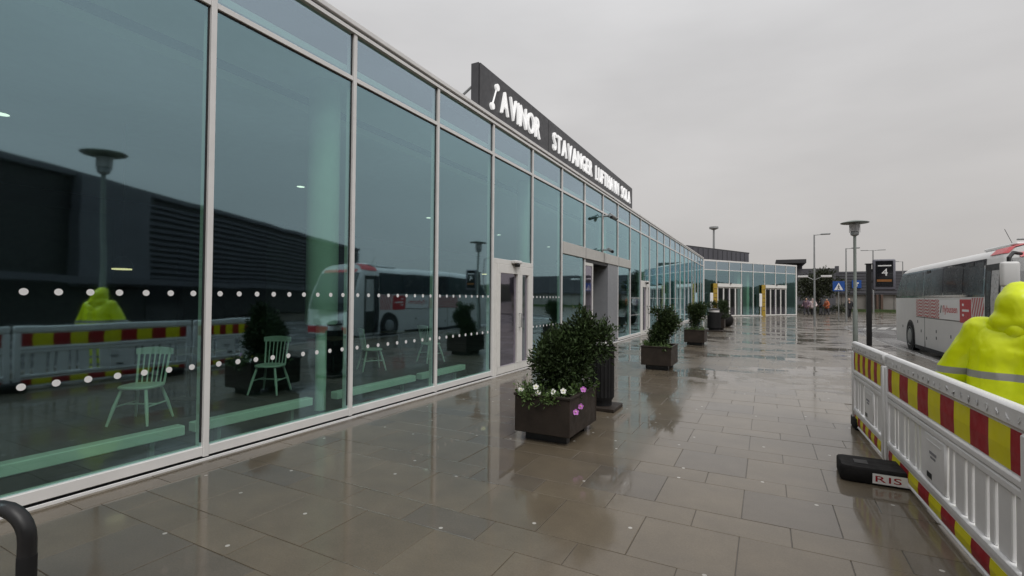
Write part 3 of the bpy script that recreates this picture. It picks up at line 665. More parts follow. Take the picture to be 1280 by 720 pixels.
for (x, y, z, c, lb) in [(-2.28, 4.93, .60, 'w', 'largest white pansy at the planter front'), (-2.24, 4.90, .54, 'w', 'white pansy just below the largest white one'), (-2.08, 4.95, .56, 'w', 'small white pansy left of the middle'), (-1.98, 5.0, .57, 'w', 'small white pansy near the planter middle'), (-1.80, 5.15, .58, 'p', 'pink purple pansy on the planter rim'), (-1.83, 4.98, .36, 'p', 'left pink pansy trailing down the planter side'), (-1.82, 5.14, .39, 'p', 'right pink pansy trailing down the planter side'), (-2.45, 4.90, .56, 'w', 'faded pansy at the planter left corner')]:
    pansy(x if c == 'w' or z > .5 else -1.825, y, z, M['petalw'] if c == 'w' else M['petalp'], lb, rr)

# tree beyond
tr = thing('broadleaf_tree', (5.6, 68, 0), 'dark broad tree in front of the low grey building', 'tree')
b = MB().tube([(5.6, 68, 0), (5.6, 68, 1.5), (5.5, 68, 3)], [.16, .13, .08], 8)
stems(b, (5.6, 68, 1.6), [(4.2, 68, 3.2), (7.2, 68, 3.4), (5.4, 67.2, 4.6), (6.4, 69, 4.4), (3.6, 68, 2.4)], .07); b.build('trunk', M['bark'], tr)
leaves(MB(), [((5.5, 68, 3.6), (1.7, 1.5, 1.4)), ((4.2, 68, 3.0), (1.3, 1.2, 1.2)), ((7.2, 68, 3.0), (1.2, 1.2, 1.1)), ((6.2, 68, 4.6), (.9, .9, .7)), ((5.0, 67.5, 2.2), (1.5, 1, .8))], 5200, .26, 21).build('crown', M['treeleaf'], tr, fix=False)
hd = thing('hedge', (5.5, 66, 0), 'low dark hedge below the broad tree', 'hedge'); leaves(MB(), [((3.6+.6*i, 66, .5), (.5, .4, .5)) for i in range(8)], 2500, .16, 22).build('foliage', M['treeleaf'], hd, fix=False)

# ------------------------------------------------------------------ bins, hoop
def bin_(x, y, w_, h_, lab):
    t = thing('litter_bin', (x, y, 0), lab, 'bin', 'dark litter bins')
    B(x-w_*.72, x+w_*.72, y-w_*.72, y+w_*.72, 0, .05).build('plinth', M['planter'], t, bevel=.006)
    b = MB().lathe([(w_*.42, .051), (w_*.42, .12), (w_*.5, .16), (w_*.5, h_)], (x, y, 0), 28); b.build('body', M['bin'], t, smooth=True)
    for i in range(20):
        a = 2*math.pi*i/20; cx, cy = x+math.cos(a)*w_*.505, y+math.sin(a)*w_*.505
        B(-.004, .004, -.018, .018, .17, h_-.02).xf(lambda v: Vector((cx+v.x*math.cos(a)-v.y*math.sin(a), cy+v.x*math.sin(a)+v.y*math.cos(a), v.z))).build('slat', M['bin'], t)
    MB().lathe([(w_*.40, h_+.001), (w_*.40, h_+.11)], (x, y, 0), 24).build('collar', M['alu'], t, smooth=True)
    MB().lathe([(w_*.44, h_+.111), (w_*.46, h_+.13), (w_*.3, h_+.18), (.02, h_+.2)], (x, y, 0), 24).build('lid', M['black'], t, smooth=True)
bin_(-2.12, 6.88, .34, .92, 'slim dark litter bin directly behind the nearest planter')
bin_(-2.27, 26.0, .62, .95, 'wide dark litter bin between the third and farthest planters')
bl = thing('round_bollard', (-2.05, 31.0, 0), 'low dark round bollard right of the far bin', 'bollard'); MB().lathe([(.2, 0), (.34, .12), (.4, .35), (.34, .6), (.18, .74), (.02, .78)], (-2.05, 31, 0), 24).build('stone', M['rubber'], bl, smooth=True)
hp = thing('bicycle_hoop', (-2.62, .8, 0), 'black tubular hoop cropped by the lower left corner', 'bike rack')
pts = [(-2.60, .82, 0), (-2.60, .82, .62)] + [(-2.60-.11*(1-math.cos(R(a))), .82-.045*(1-math.cos(R(a))), .62+.12*math.sin(R(a))) for a in range(15, 91, 15)]
pts += [(-3.25, .55, .74)] + [(-3.25-.11*math.sin(R(a)), .55-.045*math.sin(R(a)), .62+.12*math.cos(R(a))) for a in range(15, 91, 15)] + [(-3.36, .505, 0)]
MB().tube(pts, .03, 14).build('tube', M['black'], hp, smooth=True); MB().lathe([(.0315, .46), (.0315, .56)], (-2.60, .82, 0), 16).build('sleeve', M['bin'], hp, smooth=True)
for px_, py_ in ((-2.60, .82), (-3.36, .505)): MB().lathe([(.07, 0), (.07, .012)], (px_, py_, 0), 16).build('base_plate', M['steel'], hp)

# ------------------------------------------------------------------ roadwork barrier
BA, BB_ = Vector((1.0, 7.6, 0)), Vector((1.14, 3.2, 0)); BDv = (BB_-BA).normalized(); BN = Vector((BDv.y, -BDv.x, 0))   # BN faces the pavement side (-x)
if BN.x > 0: BN = -BN
def bp(y): return BA + BDv*((7.6-y)/abs(BDv.y))
def barrier(ya, yb, lab, seed):
    rr = random.Random(seed); o0 = bp(ya); L_ = (bp(yb)-o0).length
    t = thing('roadwork_fence', bp((ya+yb)/2), lab, 'barrier', 'roadwork barrier panels')
    def f(v): return o0 + BDv*v.x + BN*v.y + Vector((0, 0, v.z))
    def P(x0, x1, y0, y1, z0, z1, nm, mt, parent=t, bevel=0): return B(x0, x1, y0, y1, z0, z1).xf(f).build(nm, mt, parent, bevel=bevel, smooth=bevel > .008)
    P(0, L_, -.035, .03, .955, 1.075, 'top_rail', M['barwhite'], bevel=.018)
    P(.03, L_-.03, -.02, .012, .72, .954, 'upper_board', M['barwhite'])
    P(.01, L_-.01, -.03, .028, .672, .719, 'middle_rail', M['barwhite'], bevel=.01); P(.01, L_-.01, -.025, .022, .615, .665, 'middle_rail', M['barwhite'], bevel=.01)
    P(.01, L_-.01, -.03, .028, .20, .25, 'lower_rail', M['barwhite'], bevel=.01); P(.01, L_-.01, -.02, .012, .055, .199, 'lower_board', M['barwhite']); P(.01, L_-.01, -.025, .02, .03, .054, 'bottom_rail', M['barwhite'], bevel=.006)
    for xx in (0, L_-.085): P(xx+.003, xx+.082, -.03, .033, .031, .953, 'end_post', M['barwhite'], bevel=.012)
    n = 10; u0 = .09; w_ = (L_-.18)/n
    for zz0, zz1 in ((.73, .945), (.065, .165)):
        x = u0; 
        for i in range(n+1):
            ww = w_*.5 if i in (0, n) else w_
            sh = .012 if zz0 > .5 else .004
            poly = [(x, zz0), (x+ww, zz0), (x+ww+sh, (zz0+zz1)/2), (x+ww, zz1), (x, zz1), (x+sh, (zz0+zz1)/2)]
            MB().add([(a, .0125, z) for a, z in poly]+[(a, .0155+(.006 if abs(z-(zz0+zz1)/2) < .01 else 0), z) for a, z in poly], [(6, 7, 8, 11), (11, 8, 9, 10), (0, 1, 7, 6), (1, 2, 8, 7), (2, 3, 9, 8), (3, 4, 10, 9), (4, 5, 11, 10), (5, 0, 6, 11)]).xf(f).build('reflective_stripe', M['fr'] if i % 2 == 0 else M['fy'], t)
            x += ww
    # slats with a solid plate in the middle
    x = .10; i = 0; pl = (L_*.42, L_*.42+.42)
    while x < L_-.12:
        if pl[0]-.02 < x+.05 < pl[1]: x = pl[1]+.045; continue
        ww = (.15 if i % 2 == 0 else .06); ww = min(ww, L_-.095-x)
        P(x, x+ww, -.012, .008, .251, .614, 'slat', M['barwhite'], bevel=.005); x += ww+.045; i += 1
    pt = P(pl[0], pl[1], -.015, .018, .252, .613, 'label_plate', M['barwhite'], bevel=.012)
    P(pl[0]+.06, pl[1]-.06, .0185, .021, .55, .562, 'moulding', M['barwhite'], pt)
    P(pl[0]+.12, pl[0]+.26, .0185, .0205, .47, .49, 'print', M['frame_grey'], pt); P(pl[0]+.14, pl[0]+.24, .0185, .0205, .44, .455, 'print', M['frame_grey'], pt); P(pl[0]+.06, pl[0]+.16, .0185, .0205, .285, .325, 'print', M['black'], pt)
    for i in range(int(L_/.12)):
        MB().lathe([(.012, 0), (.008, .005)], (0, 0, 0), 8, 'y').xf(lambda v: f(v+Vector((.08+.12*i+rr.uniform(-.015, .015), .0305, 1.01+rr.uniform(-.02, .02))))).build('stud', M['barwhite'], t)
barrier(7.5, 5.93, 'far short white barrier panel with red and yellow stripes', 1); barrier(5.88, 3.2, 'near white barrier panel with red and yellow stripes and a label plate', 2); barrier(3.17, .8, 'barrier panel nearest the camera, mostly cropped at the right edge', 3)
def foot(y, x0, x1, lab, rz=0, label=True):
    t = thing('rubber_block', (0, 0, 0), lab, 'rubber block', 'rubber barrier feet')
    MB().prism([(x0, -.16), (x0+.05, -.19), (x1, -.19), (x1, .19), (x0+.05, .19), (x0, .16)], 0, .135).build('block', M['rubber'], t, bevel=.014, smooth=True)
    B(x0+.12, x0+.22, -.06, .06, .1351, .139).build('recess', M['black'], t)
    if label:
        B(x0+.23, x0+.49, -.194, -.1905, .018, .102).build('sticker', M['signwhite'], t)
        text('RIS', (x0+.25, -.1945, .036), (1, 0, 0), (0, 0, 1), (0, -1, 0), .18, .05, M['fr'], t, depth=.0015)
    t.location = (bp(y).x, y, 0); WL[t] = t.location.copy(); t.rotation_euler.z = rz
foot(5.37, -.48, .5, 'black rubber barrier foot with a red lettered white sticker', R(-1)); foot(3.1, -.33, .7, 'black rubber barrier foot at the near panel joint', R(2)); foot(7.4, -.04, .75, 'black rubber barrier foot at the far end', 0, False)

# ------------------------------------------------------------------ lamps and posts
def round_lamp(x, y, h_, lab):
    t = thing('street_lamp', (x, y, 0), lab, 'street lamp', 'round disc street lamps')
    MB().tube([(x, y, 0), (x, y, 1.25), (x, y, 1.3), (x, y, h_-.5)], [.075, .07, .05, .045], 14).build('pole', M['steelgreen'], t, smooth=True)
    MB().lathe([(.09, 0), (.09, .02)], (x, y, 0), 14).build('base_plate', M['steelgreen'], t)
    MB().lathe([(.06, -.50), (.12, -.46), (.13, -.36), (.10, -.35)], (x, y, h_), 18).build('collar', M['steel'], t, smooth=True)
    MB().lathe([(.13, -.34), (.145, -.12)], (x, y, h_), 18).build('lantern', M['lens'], t, smooth=True)
    for j in range(4): MB().tube([(x+.15*math.cos(j*1.57), y+.15*math.sin(j*1.57), h_-.38), (x+.15*math.cos(j*1.57), y+.15*math.sin(j*1.57), h_-.06)], .008, 5).build('bar', M['steel'], t)
    MB().lathe([(.40, -.06), (.42, -.045), (.38, -.02), (.15, .03), (.02, .05)], (x, y, h_), 28).build('disc', M['steelgreen'], t, smooth=True)
round_lamp(2.72, 20.1, 4.3, 'disc topped street lamp behind the far end of the barrier'); round_lamp(2.75, 5.0, 4.65, 'disc topped street lamp mirrored in the leftmost pane')
def arm_lamp(x, y, h_, dx, lab, r=.05, twin=False, low=False, dy=0):
    t = thing('street_lamp', (x, y, 0), lab, 'street lamp', 'tall arm street lamps')
    MB().tube([(x, y, 0), (x, y, h_)], [r*1.3, r*.8], 10).build('pole', M['steel'], t, smooth=True)
    for s in ((1, -1) if twin else (1,)):
        MB().tube([(x, y, h_-.03), (x+s*dx*.5, y+dy*.5, h_)], r*.5, 8).build('arm', M['steel'], t, smooth=True)
        B(x+s*dx*.4, x+s*dx, y+dy*.7-.11, y+dy*.7+.11, h_-.03, h_+.05).build('lamp_head', M['steel'], t, bevel=.02)
    if low:
        for s in (1, -1):
            MB().tube([(x, y, h_*.5), (x+s*.4, y, h_*.535)], r*.4, 8).build('arm', M['steel'], t, smooth=True); B(x+s*.34, x+s*.9, y-.12, y+.12, h_*.53, h_*.545+.03).build('lamp_head', M['alu'], t, bevel=.015)
arm_lamp(2.7, 35.3, 5.66, .85, 'slim lamp post with two low lamp heads, right of the glass wing', low=True); arm_lamp(5.32, 43.3, 5.45, .85, 'slim lamp post behind the blue crossing sign'); arm_lamp(12.2, 76, 8, 1.3, 'distant twin headed lamp above the bus stop display', .08, True)
arm_lamp(15.6, 78, 6.6, -1.0, 'distant single lamp right of the bus stop display', .06); arm_lamp(14.4, 40, 5.35, -.9, 'lamp whose head peeks in above the bus front', .06)
mt_ = thing('floodlight_mast', (-7.9, 90, 0), 'tall thin floodlight mast behind the grey block', 'mast'); MB().tube([(-7.9, 90, 0), (-7.9, 90, 13.6)], [.24, .16], 10).build('pole', M['steel'], mt_)
MB().lathe([(.3, 13.6), (.75, 13.8), (.75, 14.1), (.2, 14.2)], (-7.9, 90, 0), 16).build('floodlight_ring', M['steel'], mt_); 
# crossing sign
cs = thing('crossing_sign', (4.8, 42.9, 0), 'blue pedestrian crossing sign on a grey post', 'sign'); MB().tube([(4.8, 42.9, 0), (4.8, 42.9, 2.95)], .035, 8).build('post', M['steel'], cs, smooth=True)
bd = B(4.43, 5.17, 42.82, 42.86, 2.25, 2.98).build('board', M['bluesign'], cs, bevel=.01); MB().add([(4.52, 42.815, 2.34), (5.08, 42.815, 2.34), (4.8, 42.815, 2.88)], [(0, 1, 2)]).build('triangle', M['signwhite'], bd, fix=False)
MB().lathe([(.035, 0), (.035, .003)], (4.8, 42.808, 2.70), 10, 'y').tube([(4.8, 42.81, 2.66), (4.8, 42.81, 2.52), (4.72, 42.81, 2.38)], .02, 5).tube([(4.8, 42.81, 2.52), (4.88, 42.81, 2.38)], .02, 5).tube([(4.72, 42.81, 2.56), (4.8, 42.81, 2.63), (4.88, 42.81, 2.56)], .015, 5).build('pictogram', M['black'], bd)
# bus stop post and display
ds = thing('bus_stop_display', (3.25, 21, 0), 'dark bus stop display showing platform 4 beside a black post', 'bus stop sign')
B(3.17, 3.32, 20.94, 21.08, 0, 2.87).build('post', M['black'], ds, bevel=.008); B(3.14, 3.35, 20.91, 21.11, 2.871, 2.90).build('post_cap', M['black'], ds)
fr_ = B(3.35, 4.0, 20.93, 21.09, 1.96, 3.04).build('display_frame', M['frame_grey'], ds, bevel=.05, seg=3, smooth=True); B(3.43, 3.92, 20.915, 20.929, 2.08, 2.98).build('screen', M['screen'], fr_)
for zz in (2.2, 2.6): B(3.321, 3.349, 20.98, 21.04, zz, zz+.1).build('clamp', M['black'], ds)
B(3.49, 3.87, 20.908, 20.914, 2.79, 2.83).build('header_text', M['signwhite'], fr_); B(3.46, 3.88, 20.908, 20.914, 2.25, 2.33).build('amber_line', M['amber'], fr_)
text('4', (3.60, 20.914, 2.46), (1, 0, 0), (0, 0, 1), (0, -1, 0), .17, .25, M['signwhite'], fr_, 'number', depth=.006)

# ------------------------------------------------------------------ coach
BX, BW = 4.58, 2.5; ZB = -.135
def side_x(z):
    return 0 if z < 1.7 else (z-1.7)*.055
prof = [(.02, .05), (0, .3), (0, 1.0), (0, 1.7), (.05, 2.55), (.09, 2.66), (.22, 2.78), (.55, 2.88), (1.25, 2.92)]
prof = prof + [(BW-x, z) for x, z in reversed(prof[:-1])]
def yrear(z): return 24.15 - max(0, z-1.75)*1.1
def yfront(z): return 13.75 + max(0, z-1.1)**1.3*.35
bus = thing('coach', (BX+BW/2, 19, ZB), 'white coach with red livery parked at the kerb beyond the barrier', 'bus')
def loft(prof, ts, off=0):
    b = MB(); k = len(prof)
    vs = []
    for t in ts:
        for x, z in prof:
            xx = x; e_ = 0
            if t < .012: e_ = (.012-t)/.012*.22
            if t > .985: e_ = (t-.985)/.015*.12
            xc = BW/2; vs.append((BX+xc+(xx-xc)*(1-e_*.25)+ (off*(-1 if x < xc else 1) if off else 0), yfront(z)+(yrear(z)-yfront(z))*t, z+(off if z > 2.7 else 0)))
    fs = [(i*k+j, i*k+j+1, (i+1)*k+j+1, (i+1)*k+j) for i in range(len(ts)-1) for j in range(k-1)]
    return b.add(vs, fs), k
TS = [0, .004, .008, .012, .05, .1, .2, .35, .5, .65, .8, .92, .985, .99, .995, 1]
b, k = loft(prof, TS); n = len(TS)
b.add([b.v[j] for j in range(k)], [tuple(range(k))]); b.add([b.v[(n-1)*k+j] for j in range(k)], [tuple(range(k-1, -1, -1))]); b.add([b.v[0], b.v[k-1], b.v[n*k-1], b.v[(n-1)*k]], [(0, 1, 2, 3)])
body = b.build('body', M['buswhite'], bus, smooth=True)
b, k = loft([q for q in prof if q[1] > 2.6], [0, .004, .008, .012, .03, .05, .07, .09], .018); b.build('roof_cap', M['busred'], bus, smooth=True)
def side(y0, y1, z0, z1, nm, mt, o=.008, parent=bus, slant=False, nz_=4):
    b = MB(); vs = []
    for i in range(nz_+1):
        z = z0+(z1-z0)*i/nz_; x = BX+side_x(z)-o; yy1 = min(y1, yrear(z)-.12) if slant else y1
        vs += [(x, y0, z), (x, yy1, z), (x+o+.004, y0, z), (x+o+.004, yy1, z)]
    fs = []
    for i in range(nz_):
        a = i*4; fs += [(a, a+1, a+5, a+4), (a+1, a+3, a+7, a+5), (a+2, a, a+4, a+6)]
    e_ = nz_*4; fs += [(0, 2, 3, 1), (e_, e_+1, e_+3, e_+2)]
    return b.add(vs, fs).build(nm, mt, parent)
M['buspane'] = mat('grey bus pane', (.045, .05, .055), .22, var=.12, scale=1)
side(15.28, 24.0, 1.70, 2.60, 'window_band', M['busglass'], .006, slant=True)
for y0, y1 in ((21.35, 23.9), (20.35, 21.28), (18.35, 20.25), (16.75, 18.28), (15.4, 16.68)): side(y0, y1, 1.76, 2.55, 'window', M['buspane'], .010, slant=True)
for y0 in (19.6, 16.0): side(y0, y0+.35, 2.47, 2.56, 'window_vent', M['black'], .02)
dr = side(14.42, 15.25, .12, 2.45, 'door', M['black'], .008); side(14.5, 14.9, 1.0, 2.3, 'door_pane', M['lens'], .012, dr); side(14.95, 15.18, .5, 2.3, 'door_pane', M['buspane'], .012, dr)
def stripes(name, ang, sc):
    m, nt, p = newmat(name); g = nt.nodes.new('ShaderNodeNewGeometry'); sp = nt.nodes.new('ShaderNodeSeparateXYZ'); nt.links.new(g.outputs['Position'], sp.inputs[0])
    wv = Mth(nt, 'MULTIPLY', Mth(nt, 'SINE', Mth(nt, 'MULTIPLY', sp.outputs[1], 9)), .05 if ang < 1 else 0)
    v = Mth(nt, 'ADD', Mth(nt, 'MULTIPLY', sp.outputs[1], ang), Mth(nt, 'ADD', sp.outputs[2], wv))
    f = Mth(nt, 'GREATER_THAN', Mth(nt, 'FRACT', Mth(nt, 'MULTIPLY', v, sc)), .5)
    nt.links.new(MixC(nt, f, (.68, .66, .65), (.50, .07, .08)), p.inputs['Base Color']); p.inputs['Roughness'].default_value = .3; return m
side(18.65, 21.1, 1.07, 1.64, 'wave_graphic', stripes('wavy red livery', .28, 10), .005); side(15.32, 16.05, 1.02, 1.68, 'diagonal_graphic', stripes('diagonal red livery', 2.0, 3.2), .005)
pl = side(16.92, 18.6, 1.07, 1.62, 'name_panel', M['signwhite'], .005); rp = side(16.12, 16.9, 1.03, 1.64, 'red_panel', M['busred'], .006)
text('flybussen', (BX-.0055, 18.30, 1.27), (0, -1, 0), (0, 0, 1), (-1, 0, 0), 1.2, .20, M['busred'], pl, 'lettering', depth=.003, gap=.09, joined=True)
MB().tube([(BX-.008, 18.48, 1.25), (BX-.008, 18.40, 1.46)], .012, 6).build('logo_mark', M['busgrey'], pl)
for z, y0, y1 in ((1.47, 16.6, 16.72), (1.32, 16.25, 16.72), (1.20, 16.6, 16.72)): side(y0, y1, z, z+.06, 'print_line', M['signwhite'], .009, rp, nz_=1)
side(16.92, 21.1, 1.045, 1.06, 'trim_line', M['busgrey'], .006, nz_=1); side(20.12, 20.15, .1, 1.69, 'panel_gap', M['busgrey'], .003)
for y, z in ((20.9, .85), (18.9, .62), (17.6, .55), (22.9, .6), (20.5, .55), (18.9, .42), (19.9, .35)): side(y, y+.06, z, z+.09, 'latch', M['busgrey'], .006, nz_=1)
side(16.9, 21.3, -.02, .10, 'underside_shade', M['busgrey'], .003)  # dark strip painting in the shadowed underside along the coach's lower edge
for y in (21.85, 15.9):
    MB().lathe([(.56, 0), (.56, .01)], (BX-.012, y, .36), 26, 'x').build('wheel_arch', M['black'], bus)
    for sx in (0, 1):
        cx = BX-.014 if sx == 0 else BX+BW-.27
        wh = MB().lathe([(.36, 0), (.48, .0), (.49, .04), (.49, .25), (.47, .285)], (cx-.012, y, ZB+.49), 28, 'x').build('wheel', M['tyre'], bus, smooth=True)
        MB().lathe([(.05, -.02), (.20, -.015), (.31, .02), (.34, -.004), (.34, .05)], (cx-.014, y, ZB+.49), 24, 'x').build('rim', M['rim'], wh, smooth=True)
# windscreen and front
def front(x0, x1, z0, z1, nm, mt, o=.01, nz_=5, parent=bus):
    b = MB(); vs = []
    for i in range(nz_+1):
        z = z0+(z1-z0)*i/nz_; y = yfront(z)-o; vs += [(BX+x0, y, z), (BX+x1, y, z), (BX+x0, y+o+.01, z), (BX+x1, y+o+.01, z)]
    fs = []
    for i in range(nz_):
        a = i*4; fs += [(a, a+1, a+5, a+4), (a+1, a+3, a+7, a+5), (a+2, a, a+4, a+6)]
    e_ = nz_*4; fs += [(0, 2, 3, 1), (e_, e_+1, e_+3, e_+2)]
    return b.add(vs, fs).build(nm, mt, parent)
front(.16, BW-.16, 1.05, 2.55, 'windscreen', M['buspane']); front(.3, BW-.3, 2.57, 2.68, 'front_band', M['busred']); front(.35, .75, .45, .68, 'headlight', M['lens']); front(BW-.75, BW-.35, .45, .68, 'headlight', M['lens']); front(.05, BW-.05, .1, .38, 'bumper', M['busred'])
mr_ = MB().tube([(BX+.25, 14.15, 2.62), (BX+.0, 13.75, 2.62), (BX-.12, 13.6, 2.5), (BX-.12, 13.6, 2.3)], .035, 10).build('mirror_arm', M['black'], bus, smooth=True)
B(BX-.26, BX+.03, 13.5, 13.66, 1.90, 2.42).build('mirror', M['buswhite'], mr_, bevel=.05, seg=3, smooth=True)
MB().tube([(BX+.5, 15.2, 2.85), (BX+.42, 15.45, 3.3)], .006, 5).build('antenna', M['black'], bus); B(BX+.45, BX+1.6, 15, 16.8, 2.86, 2.96).build('roof_hatch', M['buswhite'], bus, bevel=.04)

# ------------------------------------------------------------------ people
CLD = bpy.data.textures.new('folds', 'CLOUDS'); CLD.noise_scale = .16; CLD.noise_depth = 2
def capsules(caps, voxel, smooth_it=4, fold=0):
    bm = bmesh.new()
    for a, b_, ra, rb in caps:
        a, b_ = Vector(a), Vector(b_); d = b_-a
        for p, r_ in ((a, ra), (b_, rb)): bmesh.ops.create_icosphere(bm, subdivisions=2, radius=r_, matrix=Matrix.Translation(p))
        if d.length > 1e-4:
            q = Vector((0, 0, 1)).rotation_difference(d.normalized()).to_matrix().to_4x4()
            bmesh.ops.create_cone(bm, cap_ends=True, segments=14, radius1=ra, radius2=rb, depth=d.length, matrix=Matrix.Translation((a+b_)/2) @ q)
    me = bpy.data.meshes.new('tmp'); bm.to_mesh(me); bm.free(); o = bpy.data.objects.new('tmp', me); col.objects.link(o)
    r_ = o.modifiers.new('r', 'REMESH'); r_.mode = 'VOXEL'; r_.voxel_size = voxel
    s_ = o.modifiers.new('s', 'SMOOTH'); s_.iterations = smooth_it; s_.factor = .5
    if fold:
        d_ = o.modifiers.new('d', 'DISPLACE'); d_.texture = CLD; d_.strength = fold; d_.mid_level = .5; d_.texture_coords = 'LOCAL'
    dg = bpy.context.evaluated_depsgraph_get(); m2 = bpy.data.meshes.new_from_object(o.evaluated_get(dg)); bpy.data.objects.remove(o); bpy.data.meshes.remove(me)
    m2.polygons.foreach_set('use_smooth', [True]*len(m2.polygons)); return m2
def person(loc, rz, lab, jm, tm, hood=True, vox=.03, scale=1.0, stride=.0, bulky=1.0, arms=((.34, .0, 1.10), (.30, .22, .98))):
    t = thing('person', (0, 0, 0), lab, 'person'); k = bulky
    el, wr = arms; skel_arm = lambda s: [(s*.19, 0, 1.42), (s*el[0], el[1], el[2]), (s*wr[0], wr[1], wr[2])]
    body = [((0, 0, .95), (0, 0, 1.15), .13, .125), ((0, 0, 1.15), (0, .01, 1.36), .125, .14), ((-.1, 0, 1.38), (.1, 0, 1.38), .10, .10), ((0, 0, 1.45), (0, .02, 1.56), .058, .055), ((0, .015, 1.60), (0, .01, 1.665), .085, .10), ((0, .05, 1.57), (0, .03, 1.62), .055, .075), ((0, .11, 1.61), (0, .115, 1.63), .014, .012)]
    body += [((s*.085, .08, 1.63), (s*.09, .07, 1.63), .0, .0) for s in ()]
    for s in (-1, 1):
        a, b_, c = skel_arm(s); body += [(a, b_, .062, .046), (b_, c, .045, .032)]
        c = Vector(c); d = (c-Vector(b_)).normalized(); pal = c+d*.07; body.append((tuple(c), tuple(pal), .032, .036)); sd_ = d.cross(Vector((0, 0, 1))).normalized()
        for i, (o_, l_) in enumerate(((-.028, .06), (-.010, .072), (.009, .068), (.027, .052))):
            p0 = pal+sd_*o_; p1 = p0+d*l_*.7; p2 = p1+d*l_*.25-Vector((0, 0, l_*.45)); body += [(tuple(p0), tuple(p1), .010, .009), (tuple(p1), tuple(p2), .009, .007)]
        p0 = c+d*.02+Vector((0, 0, .025)); body.append((tuple(p0), tuple(p0+d*.05+Vector((0, 0, .02))), .012, .009))
        st = stride*s; body += [((s*.09, 0, .92), (s*.10, st*.5+.01, .5), .10, .065), ((s*.10, st*.5+.01, .5), (s*.10, st, .11), .062, .042), ((s*.10, st, .07), (s*.11, st+.13, .05), .04, .035)]
    fo = .028 if vox < .02 else 0
    def part(nm, caps, mt, v=vox, si=3, fold=0):
        me = capsules(caps, v, si, fold); me.materials.append(mt); o = bpy.data.objects.new(nm, me); return link(o, t, (0, 0, 0))
    part('body', body, M['skin'], min(vox, .012) if vox < .02 else .022, 2)
    j = [((-.07, -.01, .84), (.07, -.01, .84), .19*k, .19*k), ((-.08, -.01, .95), (-.09, 0, 1.3), .175*k, .165*k), ((.08, -.01, .95), (.09, 0, 1.3), .175*k, .165*k), ((-.12, -.01, 1.36), (.12, -.01, 1.36), .13*k, .13*k), ((0, -.01, 1.40), (0, 0, 1.50), .12*k, .10)]
    for s in (-1, 1):
        a, b_, c = skel_arm(s); j.append((a, tuple(Vector(a)*.7+Vector(b_)*.3), .10*k, .09*k)); part('sleeve', [(a, b_, .107*k, .092*k), (b_, c, .09*k, .066)], jm, fold=fo*1.1)
    jk = part('jacket', j, jm, fold=fo)
    if fo:
        part('collar', [((-.09, -.05, 1.455), (.09, -.05, 1.455), .085, .085), ((0, -.10, 1.45), (0, .04, 1.46), .07, .08)], jm, fold=.02)
    tr_ = []
    for s in (-1, 1):
        st = stride*s; tr_ += [((s*.09, 0, .90), (s*.105, st*.5, .5), .135, .105), ((s*.105, st*.5, .5), (s*.105, st, .13), .10, .085)]
        part('boot', [((s*.105, st-.02, .14), (s*.105, st-.02, .06), .07, .06), ((s*.105, st, .05), (s*.115, st+.15, .045), .055, .05)], M['black'])
    tr_.append(((-.07, 0, .92), (.07, 0, .92), .15, .15)); part('trousers', tr_, tm, fold=fo)
    if hood: part('hood', [((0, -.02, 1.50), (0, -.03, 1.63), .135, .125), ((0, -.03, 1.63), (0, .01, 1.69), .122, .105), ((-.06, -.06, 1.50), (.06, -.06, 1.50), .10, .10)], jm, fold=fo*.6)
    else: part('hair', [((0, -.03, 1.64), (0, -.01, 1.69), .095, .088)], M['brownpost'])
    t.location = loc; t.rotation_euler.z = rz; t.scale = (scale,)*3; WL[t] = Vector(loc); return t
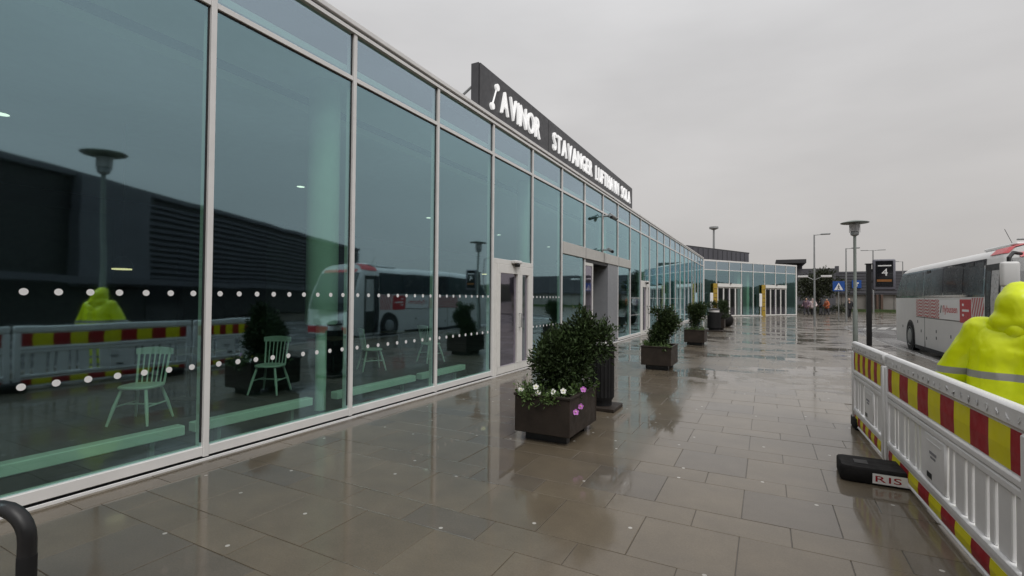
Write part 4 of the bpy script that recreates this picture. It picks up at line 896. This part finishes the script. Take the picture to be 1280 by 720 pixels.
def hiviz():
    m, nt, p = newmat('fluorescent rain jacket'); tc = nt.nodes.new('ShaderNodeTexCoord'); sp = nt.nodes.new('ShaderNodeSeparateXYZ'); nt.links.new(tc.outputs['Object'], sp.inputs[0]); z = sp.outputs[2]
    def band(a, b_): return Mth(nt, 'MULTIPLY', Mth(nt, 'GREATER_THAN', z, a), Mth(nt, 'LESS_THAN', z, b_))
    bnd = None
    for a, b_ in ((1.105, 1.155), (.90, .95), (.40, .45), (.24, .29)):
        q = band(a, b_); bnd = q if bnd is None else Mth(nt, 'MAXIMUM', bnd, q)
    n1 = NoiseT(nt, tc.outputs['Object'], 5, 4)
    c = MixC(nt, n1, (.66, .80, .0), (.80, .90, .0)); c = MixC(nt, bnd, c, (.30, .30, .29)); nt.links.new(c, p.inputs['Base Color']); p.inputs['Roughness'].default_value = .38
    b = nt.nodes.new('ShaderNodeBump'); b.inputs['Strength'].default_value = .35; b.inputs['Distance'].default_value = .04
    mp_ = nt.nodes.new('ShaderNodeMapping'); mp_.inputs['Scale'].default_value = (1.6, 1.6, .7); mp_.inputs['Rotation'].default_value = (.3, .4, 0); nt.links.new(tc.outputs['Object'], mp_.inputs[0])
    nt.links.new(NoiseT(nt, mp_.outputs[0], 5, 3, .45, .6), b.inputs['Height']); nt.links.new(b.outputs[0], p.inputs['Normal']); return m
HV = hiviz()
person((1.53, 4.5, 0), R(-30), 'worker in a hooded fluorescent yellow rain jacket behind the barrier', HV, HV, True, .014, .97, 0, 1.14, ((.375, .03, 1.10), (.31, .33, 1.03)))
mv = mat('mauve coat', (.20, .13, .17), .8); bk = mat('black coat', (.02, .02, .024), .8); gy = mat('grey trousers', (.07, .07, .08), .8); og = mat('orange jacket', (.45, .12, .05), .8); pk = mat('pale pink hood', (.6, .5, .5), .8)
person((3.75, 58.4, 0), R(150), 'distant walker in mauve coat just right of the glass wing', mv, gy, False, .035, 1, .2); person((4.35, 58.9, 0), R(170), 'distant walker in pale coat beside the mauve coat', pk, gy, True, .035, .98, -.2)
person((6.75, 53.3, 0), R(190), 'distant person in black near the crossing sign', bk, bk, False, .035, 1, .15); person((5.7, 60.2, 0), R(120), 'distant person in orange jacket under the tree', og, gy, False, .035, .97, .15); person((5.15, 60.0, 0), R(100), 'distant person in dark clothes under the tree', bk, gy, True, .035, 1, -.15)
